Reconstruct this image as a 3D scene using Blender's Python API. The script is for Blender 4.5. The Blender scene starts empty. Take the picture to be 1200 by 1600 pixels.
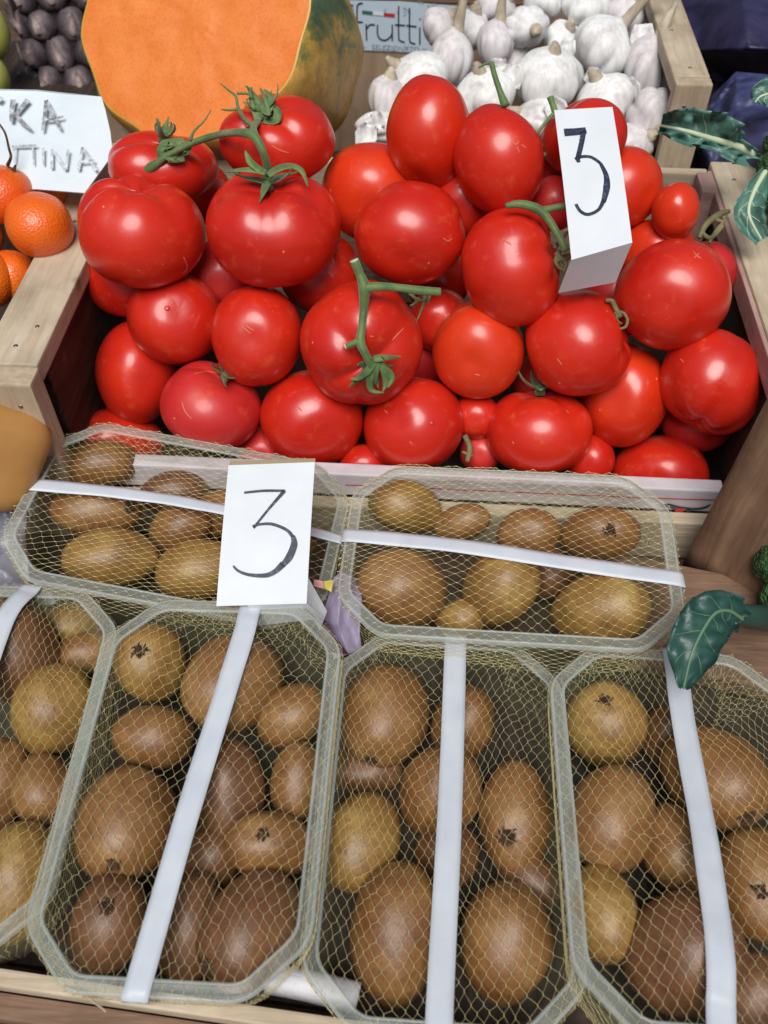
import bpy, bmesh, math, random
import numpy as np
from mathutils import Vector, Matrix, noise

random.seed(7)
SC = bpy.context.scene
COL = SC.collection

# ------------------------------------------------------------------ camera
PITCH, YAW, CZ, FPX = math.radians(50), math.radians(3.5), 0.46, 1407.0
cy, sy = math.cos(YAW), math.sin(YAW)
def yawed(v): return Vector((cy*v[0]-sy*v[1], sy*v[0]+cy*v[1], v[2]))
CR = yawed((1, 0, 0))
CU = yawed((0, math.sin(PITCH), math.cos(PITCH)))
CF = yawed((0, math.cos(PITCH), -math.sin(PITCH)))
CC = Vector((0, 0, CZ))
cam_d = bpy.data.cameras.new('camera')
cam = bpy.data.objects.new('camera', cam_d); COL.objects.link(cam)
cam.matrix_world = Matrix(((CR.x, CU.x, -CF.x, CC.x), (CR.y, CU.y, -CF.y, CC.y), (CR.z, CU.z, -CF.z, CC.z), (0, 0, 0, 1)))
cam_d.sensor_fit = 'VERTICAL'; cam_d.sensor_height = 36; cam_d.sensor_width = 27
cam_d.lens = FPX/1600*36
cam_d.clip_start = 0.01; cam_d.clip_end = 50
cam_d.dof.use_dof = True; cam_d.dof.focus_distance = 0.50; cam_d.dof.aperture_fstop = 11
SC.camera = cam

# ------------------------------------------------------------------ light
SUN_ELEV, SUN_AZ = 62, 184      # azimuth: where the light stands, degrees clockwise from +y
world = bpy.data.worlds.new('World'); SC.world = world; world.use_nodes = True
wn = world.node_tree; wn.nodes.clear()
sky = wn.nodes.new('ShaderNodeTexSky'); sky.sky_type = 'NISHITA'; sky.sun_disc = False
sky.sun_elevation = math.radians(SUN_ELEV); sky.sun_rotation = math.radians(SUN_AZ)
sky.dust_density = 4.0; sky.air_density = 1.0; sky.ozone_density = 1.0
bg = wn.nodes.new('ShaderNodeBackground'); bg.inputs['Strength'].default_value = 0.05
wo = wn.nodes.new('ShaderNodeOutputWorld')
wn.links.new(sky.outputs[0], bg.inputs[0]); wn.links.new(bg.outputs[0], wo.inputs[0])
sl = bpy.data.lights.new('sun', 'SUN'); sl.energy = 3.4; sl.angle = math.radians(34); sl.color = (1.0, 0.985, 0.955)
so = bpy.data.objects.new('sun', sl); COL.objects.link(so)
e, a = math.radians(SUN_ELEV), math.radians(SUN_AZ)
sdir = Vector((math.sin(a)*math.cos(e), math.cos(a)*math.cos(e), math.sin(e)))
so.rotation_euler = (-sdir).to_track_quat('-Z', 'Y').to_euler()
so.location = (0, -1, 3)
vs = SC.view_settings
vs.view_transform = 'Standard'; vs.look = 'None'; vs.gamma = 1.0; vs.use_curve_mapping = False
vs.exposure = -0.12
SC.cycles.transparent_max_bounces = 24

# ------------------------------------------------------------------ where a sight line meets things
def ray(px, py): return CR*((px-600)/FPX) + CU*((800-py)/FPX) + CF
def at(px, py, d): return CC + ray(px, py)*d
def at_z(px, py, z): r = ray(px, py); return CC + r*((z-CZ)/r.z)
def at_y(px, py, y): r = ray(px, py); return CC + r*(y/r.y)
def at_plane(px, py, p0, n):
    r = ray(px, py); return CC + r*((p0-CC).dot(n)/r.dot(n))
def slope_depth(px, py, A, B):
    r = ray(px, py); s = (B[1]-A[1])/(B[0]-A[0])
    return (A[1]-s*A[0]-CZ)/(r.z-s*r.y)

# ------------------------------------------------------------------ materials
MATS = {}
class NT:
    def __init__(self, name):
        self.m = bpy.data.materials.new(name); self.m.use_nodes = True
        self.t = self.m.node_tree; self.n = self.t.nodes; self.l = self.t.links
        self.b = self.n['Principled BSDF']; self.out = self.n['Material Output']
        MATS[name] = self.m
    def set(self, **k):
        for a_, v in k.items():
            nm = {'base': 'Base Color', 'rough': 'Roughness', 'metal': 'Metallic', 'spec': 'Specular IOR Level',
                  'coat': 'Coat Weight', 'coatr': 'Coat Roughness', 'sheen': 'Sheen Weight', 'sheenr': 'Sheen Roughness', 'sheent': 'Sheen Tint',
                  'sss': 'Subsurface Weight', 'sssr': 'Subsurface Radius', 'ssss': 'Subsurface Scale', 'trans': 'Transmission Weight', 'ior': 'IOR', 'alpha': 'Alpha'}[a_]
            if isinstance(v, tuple) and len(v) == 3 and nm != 'Subsurface Radius': v = (*v, 1)
            self.b.inputs[nm].default_value = v
        return self
    def coord(self, kind='Object', scale=(1, 1, 1), rnd=True):
        tc = self.n.new('ShaderNodeTexCoord'); mp = self.n.new('ShaderNodeMapping')
        mp.inputs['Scale'].default_value = scale
        self.l.new(tc.outputs[kind], mp.inputs[0])
        if rnd:
            oi = self.n.new('ShaderNodeObjectInfo'); mu = self.n.new('ShaderNodeMath'); mu.operation = 'MULTIPLY'; mu.inputs[1].default_value = 37.3
            self.l.new(oi.outputs['Random'], mu.inputs[0]); self.l.new(mu.outputs[0], mp.inputs['Location'])
        return mp.outputs[0]
    def noise(self, co, scale, detail=3, rough=.55, dist=0):
        n = self.n.new('ShaderNodeTexNoise'); n.inputs['Scale'].default_value = scale
        n.inputs['Detail'].default_value = detail; n.inputs['Roughness'].default_value = rough; n.inputs['Distortion'].default_value = dist
        self.l.new(co, n.inputs['Vector']); return n.outputs['Fac']
    def voro(self, co, scale, feature='F1'):
        n = self.n.new('ShaderNodeTexVoronoi'); n.inputs['Scale'].default_value = scale; n.feature = feature
        self.l.new(co, n.inputs['Vector']); return n.outputs['Distance']
    def ramp(self, fac, stops):
        r = self.n.new('ShaderNodeValToRGB'); el = r.color_ramp.elements
        while len(el) < len(stops): el.new(0.5)
        for e_, (p, c) in zip(el, stops): e_.position = p; e_.color = (*c, 1) if len(c) == 3 else c
        self.l.new(fac, r.inputs[0]); return r.outputs['Color']
    def mix(self, fac, a_, b_, mode='MIX'):
        m = self.n.new('ShaderNodeMix'); m.data_type = 'RGBA'; m.blend_type = mode
        for s, v in ((0, fac), (6, a_), (7, b_)):
            if isinstance(v, (int, float)): m.inputs[s].default_value = v
            elif isinstance(v, tuple): m.inputs[s].default_value = (*v, 1)
            else: self.l.new(v, m.inputs[s])
        return m.outputs[2]
    def col(self, c): self.l.new(c, self.b.inputs['Base Color']); return self
    def roughn(self, c): self.l.new(c, self.b.inputs['Roughness']); return self
    def bump(self, h, strength=.3, dist=.001):
        b = self.n.new('ShaderNodeBump'); b.inputs['Strength'].default_value = strength; b.inputs['Distance'].default_value = dist
        self.l.new(h, b.inputs['Height']); self.l.new(b.outputs[0], self.b.inputs['Normal']); return self

def tomato_mat(name, c0, c1, rough=.3):
    t = NT(name).set(rough=rough, spec=.5, coat=.25, coatr=.16, sss=.12, sssr=(1, .12, .05), ssss=.004)
    co = t.coord()
    base = t.ramp(t.noise(co, 22, 2), [(.3, c0), (.7, c1)])
    specks = t.ramp(t.voro(co, 95), [(.045, (1, 1, 1)), (.075, (0, 0, 0))])
    gate = t.ramp(t.noise(co, 60, 1), [(.56, (0, 0, 0)), (.62, (1, 1, 1))])
    f = t.mix(1.0, specks, gate, 'MULTIPLY')
    c = t.mix(f, base, (.8, .28, .12))
    blot = t.ramp(t.noise(co, 75, 4, .65), [(.58, (0, 0, 0)), (.74, (.5, .5, .5))]); c = t.mix(blot, c, (.74, .10, .03))
    dust = t.ramp(t.noise(co, 300, 4, .7), [(.62, (0, 0, 0)), (.8, (.25, .25, .25))])
    c = t.mix(dust, c, (.75, .25, .18))
    t.col(c)
    t.roughn(t.ramp(t.noise(co, 45, 4), [(.3, (rough-.05,)*3), (.75, (rough+.12,)*3)]))
    t.bump(t.noise(co, 55, 4), .14, .0015)
    return t.m
tomato_mat('tomato_red', (.52, .013, .006), (.64, .027, .009))
tomato_mat('tomato_orange_red', (.58, .020, .005), (.68, .044, .009))
tomato_mat('tomato_dull_red', (.50, .016, .018), (.60, .03, .025), .42)

t = NT('stem_green').set(rough=.6, sheen=.3)
co = t.coord(); t.col(t.ramp(t.noise(co, 90, 3), [(.3, (.06, .12, .03)), (.6, (.12, .2, .055)), (.8, (.2, .27, .1))])).bump(t.noise(co, 900, 2), .4, .0005)
t = NT('stem_dry').set(rough=.8)
co = t.coord(); t.col(t.ramp(t.noise(co, 120, 3), [(.3, (.08, .08, .03)), (.7, (.22, .2, .09))])).bump(t.noise(co, 900, 2), .5, .0005)
t = NT('stem_cut').set(rough=.7, base=(.5, .55, .35))

def kiwi_mat(name, c0, c1, c2):
    t = NT(name).set(rough=.44, spec=.65)
    co = t.coord()
    big = t.ramp(t.noise(co, 38, 4, .6), [(.28, c0), (.52, c1), (.76, c2)])
    fuzz = t.ramp(t.noise(co, 190, 5, .75), [(.34, (.74, .71, .67)), (.52, (1, 1, 1)), (.72, (1.2, 1.18, 1.13))])
    c = t.mix(1.0, big, fuzz, 'MULTIPLY')
    pores = t.ramp(t.voro(co, 330), [(.1, (1, 1, 1)), (.24, (0, 0, 0))])
    c = t.mix(t.mix(.5, pores, (0, 0, 0)), c, (.09, .04, .015))
    t.col(c)
    st = t.coord(scale=(1, 1, .25))
    h = t.mix(.5, t.noise(st, 900, 3, .7), t.noise(co, 260, 3))
    t.bump(h, .40, .001)
    return t.m
kiwi_mat('kiwi_brown', (.155, .062, .019), (.245, .117, .037), (.34, .20, .075))
kiwi_mat('kiwi_gold', (.19, .092, .022), (.30, .17, .043), (.40, .275, .085))
kiwi_mat('kiwi_dark', (.11, .042, .018), (.175, .076, .032), (.24, .12, .052))
t = NT('kiwi_tip_dry').set(rough=.9)
co = t.coord(); t.col(t.ramp(t.noise(co, 500, 3), [(.35, (.025, .012, .006)), (.6, (.09, .04, .016)), (.78, (.3, .2, .1))])).bump(t.noise(co, 900, 2), .6, .0008)

def plastic_mat(name, clear, tint, rough=.22):
    t = NT(name).set(base=tint, rough=rough, spec=.5)
    co = t.coord()
    t.bump(t.noise(co, 120, 3), .25, .001)
    tr = t.n.new('ShaderNodeBsdfTransparent'); tr.inputs[0].default_value = (.97, .98, .97, 1)
    mx = t.n.new('ShaderNodeMixShader')
    cl = t.ramp(t.noise(co, 45, 3), [(.3, (clear-.08,)*3), (.7, (min(1, clear+.08),)*3)])
    lw = t.n.new('ShaderNodeLayerWeight'); lw.inputs[0].default_value = .25
    sub = t.n.new('ShaderNodeMath'); sub.operation = 'MULTIPLY_ADD'; sub.inputs[1].default_value = -.62
    t.l.new(lw.outputs['Facing'], sub.inputs[0]); t.l.new(cl, sub.inputs[2]); sub.use_clamp = True
    t.l.new(sub.outputs[0], mx.inputs[0]); t.l.new(t.b.outputs[0], mx.inputs[1]); t.l.new(tr.outputs[0], mx.inputs[2])
    t.l.new(mx.outputs[0], t.out.inputs[0])
    return t.m
plastic_mat('clear_plastic', 1.14, (.36, .38, .24))
plastic_mat('clear_plastic_rim', .74, (.50, .54, .49), .2)
plastic_mat('clear_plastic_bead', .66, (.60, .64, .60), .16)
t = NT('net_yellow').set(base=(.78, .69, .36), rough=.28, spec=.5)
t = NT('tape_white').set(rough=.42, spec=.45, sss=.0)
co = t.coord(rnd=False); t.col(t.ramp(t.noise(co, 60, 3), [(.3, (.52, .565, .625)), (.7, (.60, .645, .70))])).bump(t.noise(co, 90, 2), .15, .001)
t = NT('card_white').set(rough=.55)
co = t.coord(rnd=False); t.col(t.ramp(t.noise(co, 40, 4), [(.3, (.66, .70, .74)), (.75, (.72, .76, .79))])).bump(t.noise(co, 70, 3), .12, .001)
t = NT('card_edge').set(rough=.7, base=(.42, .34, .2))
t = NT('sign_white').set(rough=.5)
co = t.coord(rnd=False); t.col(t.ramp(t.noise(co, 25, 4), [(.3, (.60, .69, .74)), (.75, (.72, .79, .83))])).bump(t.noise(co, 40, 3), .3, .002)
t = NT('ink_dark').set(rough=.45)
co = t.coord(rnd=False, scale=(1, 1, 1)); t.col(t.ramp(t.noise(co, 420, 3, .6), [(.3, (.008, .012, .03)), (.55, (.02, .03, .06)), (.8, (.16, .2, .27))]))
t = NT('ink_faded').set(rough=.5)
co = t.coord(rnd=False); t.col(t.ramp(t.noise(co, 260, 4, .65), [(.35, (.15, .16, .19)), (.5, (.3, .31, .34)), (.68, (.62, .67, .7))]))
t = NT('ink_faint').set(rough=.5)
co = t.coord(rnd=False); t.col(t.ramp(t.noise(co, 200, 4, .65), [(.35, (.33, .35, .38)), (.6, (.68, .74, .78))]))
NT('ink_print').set(rough=.5, base=(.035, .045, .065))
NT('ink_print_grey').set(rough=.5, base=(.32, .36, .42))
NT('ink_green').set(rough=.5, base=(.03, .18, .10)); NT('ink_red').set(rough=.5, base=(.55, .03, .03)); NT('ink_white').set(rough=.5, base=(.8, .85, .88))
NT('label_paper').set(rough=.5, base=(.58, .70, .80))

def wood_mat(name, c0, c1, c2, axis=0, rough=.75, knots=True, scale=1.0):
    t = NT(name).set(rough=rough, spec=.3)
    s = [60*scale]*3; s[axis] = 5*scale
    co = t.coord(scale=tuple(s))
    g = t.noise(co, 3.0, 5, .65, .6)
    c = t.ramp(g, [(.25, c0), (.5, c1), (.72, c2)])
    co2 = t.coord()
    stain = t.ramp(t.noise(co2, 18, 4, .6), [(.35, (.7, .68, .66)), (.65, (1.05, 1.04, 1.02))])
    c = t.mix(1.0, c, stain, 'MULTIPLY')
    if knots:
        k = t.ramp(t.voro(co2, 17), [(.04, (1, 1, 1)), (.1, (0, 0, 0))])
        c = t.mix(t.mix(.6, (0, 0, 0), k), c, (.16, .10, .06))
    specks = t.ramp(t.noise(co2, 240, 3, .7), [(.70, (0, 0, 0)), (.78, (.7, .7, .7))]); c = t.mix(specks, c, (.09, .07, .055))
    t.col(c); t.bump(g, .5, .0018)
    return t.m
wood_mat('wood_pale', (.42, .33, .22), (.54, .45, .33), (.62, .54, .42), 1)
wood_mat('wood_pale_x', (.42, .33, .22), (.54, .45, .33), (.62, .54, .42), 0)
wood_mat('wood_pale_z', (.44, .33, .22), (.56, .45, .32), (.62, .53, .40), 2)
wood_mat('wood_shade_inside', (.020, .013, .010), (.040, .028, .021), (.075, .052, .04), 1, .6)  # near-black: shade inside the crates and between fruit is put into the colour
wood_mat('wood_brown', (.13, .075, .05), (.22, .135, .09), (.31, .20, .135), 0, .7, False)
wood_mat('wood_brown_z', (.12, .065, .04), (.25, .145, .09), (.34, .215, .14), 2, .7, False, .55)
wood_mat('wood_table', (.06, .035, .025), (.10, .062, .045), (.16, .10, .07), 0, .8, True)
wood_mat('wood_pink', (.34, .21, .19), (.43, .28, .25), (.50, .34, .30), 1)
wood_mat('cardboard', (.36, .24, .16), (.42, .30, .20), (.47, .34, .24), 2, .85, False)
t = NT('printed_white').set(rough=.6)
co = t.coord(); t.col(t.ramp(t.noise(co, 30, 5, .6), [(.3, (.50, .44, .46)), (.6, (.62, .58, .62)), (.8, (.68, .65, .68))]))

def put(name, verts, faces, mat, parent=None, smooth=True, kind=None, mats=None, fmat=None):
    me = bpy.data.meshes.new(name); me.from_pydata([tuple(v) for v in verts], [], faces); me.update()
    for m in ([mat] if mats is None else mats): me.materials.append(MATS[m])
    if smooth: me.polygons.foreach_set('use_smooth', [True]*len(me.polygons))
    if fmat: me.polygons.foreach_set('material_index', fmat)
    o = bpy.data.objects.new(name, me); COL.objects.link(o)
    if parent is not None: o.parent = parent
    if kind: o['kind'] = kind
    return o
def tag(o, label, cat, group=None):
    o['label'] = label; o['category'] = cat
    if group: o['group'] = group
    return o
def empty(name, loc=(0, 0, 0)):
    o = bpy.data.objects.new(name, None); o.location = loc; o.empty_display_size = .02; COL.objects.link(o); return o
def centre(o):
    """move a mesh object's origin to the middle of its base, so it stands where it stands"""
    me = o.data; n = len(me.vertices); a_ = np.empty(n*3); me.vertices.foreach_get('co', a_); a_ = a_.reshape(-1, 3)
    c = (a_.max(0)+a_.min(0))/2; c[2] = a_[:, 2].min()
    a_ -= c; me.vertices.foreach_set('co', a_.ravel()); o.location = Vector(c)+o.location; me.update(); return o
def adopt(child, parent):
    """child was built in world coordinates; keep it there"""
    child.parent = parent; child.matrix_parent_inverse = Matrix.Translation(-Vector(parent.location)); return child

def tube(pts, radii, sides=8, cap=True):
    V, Fc = [], []
    pts = [Vector(p) for p in pts]
    if not hasattr(radii, '__len__'): radii = [radii]*len(pts)
    up = None
    for i, p in enumerate(pts):
        tn = (pts[min(i+1, len(pts)-1)]-pts[max(i-1, 0)]).normalized()
        if up is None: up = tn.orthogonal().normalized()
        up = (up-tn*up.dot(tn)).normalized(); w = tn.cross(up)
        for k in range(sides):
            a_ = 2*math.pi*k/sides; V.append(p+(up*math.cos(a_)+w*math.sin(a_))*radii[i])
    for i in range(len(pts)-1):
        for k in range(sides):
            k2 = (k+1) % sides; Fc.append((i*sides+k, i*sides+k2, (i+1)*sides+k2, (i+1)*sides+k))
    if cap: Fc.append(tuple(range(sides-1, -1, -1))); Fc.append(tuple((len(pts)-1)*sides+k for k in range(sides)))
    return V, Fc
def join(parts):
    V, Fc = [], []
    for v, f in parts:
        o = len(V); V += v; Fc += [tuple(i+o for i in q) for q in f]
    return V, Fc
def smooth_path(pts, n=6):
    pts = [Vector(p) for p in pts]; out = []
    for i in range(len(pts)-1):
        p0, p1, p2, p3 = pts[max(i-1, 0)], pts[i], pts[i+1], pts[min(i+2, len(pts)-1)]
        for k in range(n):
            t_ = k/n
            out.append(.5*((2*p1)+(p2-p0)*t_+(2*p0-5*p1+4*p2-p3)*t_*t_+(3*p1-p0-3*p2+p3)*t_**3))
    out.append(pts[-1]); return out
def lerp_list(vals, n):
    out = []
    for i in range(n):
        x = i/(n-1)*(len(vals)-1); k = min(int(x), len(vals)-2); out.append(vals[k]+(vals[k+1]-vals[k])*(x-k))
    return out
def ribbon(pts, widths, normal, thick=.0004, cup=0.0):
    """a flat strip with real thickness along pts; normal: vector or list of vectors"""
    V, Fc = [], []; n = len(pts); pts = [Vector(p) for p in pts]
    if not hasattr(widths, '__len__'): widths = [widths]*n
    for i, p in enumerate(pts):
        tn = (pts[min(i+1, n-1)]-pts[max(i-1, 0)]).normalized()
        N_ = Vector(normal[i] if isinstance(normal, list) else normal); s = tn.cross(N_).normalized(); N2 = s.cross(tn).normalized()
        w = widths[i]/2
        for q in (p-s*w+N2*(thick+cup*w), p+N2*thick, p+s*w+N2*(thick+cup*w), p+s*w+N2*cup*w, p, p-s*w+N2*cup*w): V.append(q)
    for i in range(n-1):
        for k in range(6):
            k2 = (k+1) % 6; Fc.append((i*6+k, (i+1)*6+k, (i+1)*6+k2, i*6+k2))
    Fc.append(tuple(range(6))); Fc.append(tuple((n-1)*6+k for k in range(5, -1, -1)))
    return V, Fc
def box_vf(c, ax, ay, az, sx, sy_, sz, bev=.0012):
    """bevelled box: centre, three unit axes, sizes"""
    bm = bmesh.new(); bmesh.ops.create_cube(bm, size=1)
    for v in bm.verts: v.co = Vector((v.co.x*sx, v.co.y*sy_, v.co.z*sz))
    if bev: bmesh.ops.bevel(bm, geom=list(bm.edges), offset=bev, segments=2, affect='EDGES', profile=.6)
    V = [Vector(c)+Vector(ax)*v.co.x+Vector(ay)*v.co.y+Vector(az)*v.co.z for v in bm.verts]
    bm.verts.index_update(); Fc = [tuple(v.index for v in f.verts) for f in bm.faces]; bm.free(); return V, Fc
X, Y, Zx = Vector((1, 0, 0)), Vector((0, 1, 0)), Vector((0, 0, 1))
def box(x0, x1, y0, y1, z0, z1, bev=.0012):
    return box_vf(((x0+x1)/2, (y0+y1)/2, (z0+z1)/2), X, Y, Zx, x1-x0, y1-y0, z1-z0, bev)

# ------------------------------------------------------------------ table under everything
def build_table():
    g, f = box(-3, 3, -1.5, 6, -.30, -.05, 0)
    put('stall_top', g, f, 'wood_table', kind='structure', smooth=False)
    tb = empty('table_boards', (0, 0, 0)); tb['kind'] = 'structure'
    y = -.10
    while y < 1.2:
        w = .095+random.uniform(-.006, .006)
        put('plank', *box(-.62, .62, y, y+w, -.046, -.012+random.uniform(-.001, .001), .002), 'wood_table', tb, False)
        y += w+.004
build_table()

# ------------------------------------------------------------------ crates
def crate_tomato():
    r = empty('tomato_crate', (-.015, .49, -.01))
    def part(n, vf, m, label=None):
        o = put(n, *vf, m, smooth=False); adopt(o, r)
        if label: o['label'] = label
        return o
    # front board, white printed face
    part('front_board', box(-.214, .186, .376, .386, .026, .0455), 'printed_white', 'white printed front board with a thin red line')
    part('front_board', box(-.214, .186, .366, .3755, -.01, .0255), 'wood_pale_x', 'lower front board of bare pale wood')
    part('back_board', box(-.21, .195, .612, .620, .0, .122), 'wood_pale_x')
    part('bottom_board', box(-.212, .190, .388, .610, -.010, -.003), 'wood_shade_inside')
    # side rails and boards
    part('side_rail', box(-.253, -.2185, .376, .625, .112, .125, .0015), 'wood_pale')
    part('side_board', box(-.232, -.2215, .390, .610, -.008, .1115), 'wood_shade_inside', 'inner side board coloured dark for shade')
    part('corner_post', box(-.300, -.2175, .360, .3755, -.01, .1245, .0015), 'wood_pale_z')
    part('side_rail', box(.1975, .232, .376, .625, .112, .125, .0015), 'wood_pale')
    part('side_board', box(.1985, .208, .390, .610, -.008, .1115), 'wood_shade_inside', 'inner side board coloured dark for shade')
    part('side_lip', box(.1945, .1975, .392, .615, .108, .123, .0008), 'wood_pink')
    part('corner_post', box(.186, .1965, .585, .611, .0, .124, .001), 'wood_pink')
    # print on the front board
    P0 = Vector((0, .3758, .03)); n = Vector((0, -1, 0))
    def strokes(name, lst, mat, off=.0002):
        parts = []
        for pts, ws in lst:
            w3 = [at_plane(px, py, P0, n)+n*off for px, py in pts]
            sp = smooth_path(w3, 5); k = .5/FPX*1.0
            parts.append(ribbon(sp, lerp_list([w*.54/FPX for w in ws], len(sp)), n, .0001))
        o = put(name, *join(parts), mat, smooth=False); adopt(o, r)
    strokes('red_line', [([(540, 757), (820, 769), (1000, 777), (1130, 781)], [2, 2, 2, 2])], 'ink_red')
    strokes('red_mark', [([(1055, 796), (1069, 796)], [9, 9])], 'ink_red', .0004)
    strokes('dark_emblem', [([(1032, 790), (1045, 788), (1060, 792), (1085, 795), (1100, 793), (1110, 788)], [3, 5, 5, 6, 6, 3]),
                            ([(1036, 791), (1050, 793), (1058, 798)], [2, 3, 5]), ([(1076, 795), (1074, 801)], [5, 6])], 'ink_print')
    tag(r, 'pale wooden crate holding the heap of red tomatoes, white printed front', 'crate')
    return r
crate_tomato()

def crate_back():
    r = empty('garlic_crate', (-.03, .75, -.01))
    def part(n, vf, m, label=None):
        o = put(n, *vf, m, smooth=False); adopt(o, r)
        if label: o['label'] = label
        return o
    part('corner_post', box(.1665, .1925, .650, .662, -.01, .168, .0015), 'wood_pale_z')
    part('side_rail', box(.1665, .1925, .6625, .862, .156, .168, .0015), 'wood_pale')
    part('side_board', box(.172, .181, .664, .860, -.008, .150), 'wood_shade_inside')
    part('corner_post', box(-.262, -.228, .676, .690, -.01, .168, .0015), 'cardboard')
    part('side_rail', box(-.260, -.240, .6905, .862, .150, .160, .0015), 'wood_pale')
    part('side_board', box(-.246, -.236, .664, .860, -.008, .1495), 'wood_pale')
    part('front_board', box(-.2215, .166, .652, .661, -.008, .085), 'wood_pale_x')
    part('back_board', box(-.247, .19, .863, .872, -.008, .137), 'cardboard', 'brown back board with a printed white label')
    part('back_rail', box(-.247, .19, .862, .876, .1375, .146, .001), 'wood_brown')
    part('bottom_board', box(-.235, .171, .664, .861, -.01, -.003), 'wood_shade_inside')
    # label "frutti"
    P0 = Vector((0, .8625, .1)); n = Vector((0, -1, 0))
    def Q(px, py, off=.0): return at_plane(px, py, P0, n)+n*off
    c = [Q(500, -10, .0005), Q(737, 12, .0005), Q(737, 86, .0005), Q(500, 75, .0005)]
    b = [p-n*.0004 for p in c]
    lab = put('paper_label', c+b, [(3, 2, 1, 0), (4, 5, 6, 7), (0, 1, 5, 4), (1, 2, 6, 5), (2, 3, 7, 6), (3, 0, 4, 7)], 'label_paper', smooth=False)
    adopt(lab, r)
    def strokes(name, lst, mat, off, w):
        parts = []
        for pts in lst:
            ww = w
            sp = smooth_path([Q(px, py, off) for px, py in pts], 4)
            parts.append(ribbon(sp, ww*.80/FPX, n, .0001))
        o = put(name, *join(parts), mat, smooth=False); adopt(o, r)
    strokes('printed_word', [[(567, 4), (560, 6), (558, 14), (558, 45)], [(552, 33), (567, 34)], [(572, 37), (573, 62)], [(573, 44), (578, 38), (586, 38)],
        [(590, 38), (590, 52), (594, 60), (602, 62), (610, 57), (613, 50)], [(613, 38), (613, 63)], [(623, 9), (623, 56), (626, 63), (632, 65)], [(617, 38), (633, 39)],
        [(640, 12), (640, 59), (643, 66), (649, 68)], [(635, 39), (651, 41)], [(656, 42), (656, 69)], [(656, 28), (657, 30)]], 'ink_print', .0009, 2.3)
    strokes('flag_green', [[(566, 18), (582, 20)]], 'ink_green', .0009, 5)
    strokes('flag_white', [[(583, 20), (599, 21.5)]], 'ink_white', .0009, 5)
    strokes('flag_red', [[(600, 22), (617, 23.5)]], 'ink_red', .0009, 5)
    strokes('black_patch', [[(540, 6), (541, 42)]], 'ink_print', .0008, 24)
    strokes('patch_numeral', [[(531, 9), (551, 11)], [(551, 11), (543, 26), (537, 40)]], 'ink_white', .0011, 2.6)
    rs = random.Random(3); sw = []
    for _ in range(90):
        x, y = rs.uniform(560, 735), rs.uniform(2, 80)
        if 553 < x < 662 and 24 < y < 70: continue
        a0 = rs.uniform(0, 6.28); k = rs.choice((-1, 1)); s = rs.uniform(2, 4.5)
        sw.append([(x+math.cos(a0+k*i*.9)*s*(1-i*.12), y+math.sin(a0+k*i*.9)*s*(1-i*.12)) for i in range(6)])
    strokes('printed_swirls', sw, 'ink_print_grey', .0008, .9)
    fc = bpy.data.curves.new('small_print', 'FONT'); fc.body = 'SELEZIONATO'; fc.size = .0062; fc.extrude = .00005
    to = bpy.data.objects.new('small_print', fc); COL.objects.link(to)
    dg = bpy.context.evaluated_depsgraph_get(); me = bpy.data.meshes.new_from_object(to.evaluated_get(dg)); bpy.data.objects.remove(to)
    me.materials.clear(); me.materials.append(MATS['ink_print_grey'])
    o = bpy.data.objects.new('small_print', me); COL.objects.link(o)
    p = Q(581, 76, .0009); q = Q(655, 80, .0009); wdt = max(v.co.x for v in me.vertices); sc = (q-p).length/wdt
    ex = (q-p).normalized(); ez = Zx
    for v in me.vertices: v.co = p+ex*v.co.x*sc+ez*v.co.y*sc*.9+n*v.co.z
    adopt(o, r)
    tag(r, 'wooden crate behind the tomatoes with the cut pumpkin and garlic, printed label inside', 'crate')
crate_back()

def crate_kiwi():
    a_ = Wd = None
    p, q = at_z(0, 1512, .038), at_z(560, 1594, .038)
    ux = (q-p); ux.z = 0; ux.normalize(); uy = Zx.cross(ux)
    r = empty('kiwi_crate', (0, .09, -.01))
    mid = at_z(280, 1553, .038)
    def bb(n, cx, cyy, z0, z1, sx, sy_, m, lb=None):
        c = mid+ux*cx-uy*cyy; c.z = (z0+z1)/2
        o = put(n, *box_vf(c, ux, uy, Zx, sx, sy_, z1-z0, .0012), m, smooth=False); adopt(o, r)
        if lb: o['label'] = lb
    bb('front_rail', .20, .0035, .028, .038, .80, .007, 'wood_pale_x')
    bb('front_board', .20, .0125, -.005, .0290, .80, .010, 'wood_brown', 'weathered brown front board')
    bb('front_board', .20, .0240, -.008, .0210, .80, .010, 'wood_brown', 'weathered brown board nearest the viewer')
    bb('bottom_board', .20, -.11, -.0105, -.002, .80, .20, 'wood_shade_inside')
    tag(r, 'low weathered wooden crate under the kiwi punnets, front rail at the bottom', 'crate')
    # brown board at the right, turned towards the viewer
    return ux, uy
crate_kiwi()

NT('nail_steel').set(base=(.28, .27, .26), metal=1, rough=.45)
def nails(parent, pts, axis):
    me = None
    for p in pts:
        V, Fc = tube([Vector(axis)*-.002, Vector(axis)*.0002, Vector(axis)*.0005], [.0014, .0014, .0009], 10)
        if me is None: o = put('nail', V, Fc, 'nail_steel'); me = o.data
        else: o = bpy.data.objects.new('nail', me); COL.objects.link(o)
        o.location = Vector(p)-Vector(parent.location); o.parent = parent
TC = bpy.data.objects['tomato_crate']; GC = bpy.data.objects['garlic_crate']; KC = bpy.data.objects['kiwi_crate']
nails(TC, [(-.236, .392, .125), (-.229, .410, .125), (-.238, .52, .125), (.214, .392, .125), (.210, .60, .125), (.220, .47, .125)], (0, 0, 1))
nails(TC, [(-.228, .360, .108), (-.240, .360, .085)], (0, -1, 0))
nails(GC, [(.180, .676, .168), (.176, .74, .168)], (0, 0, 1)); nails(GC, [(.176, .650, .152), (.184, .650, .136)], (0, -1, 0))
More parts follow.
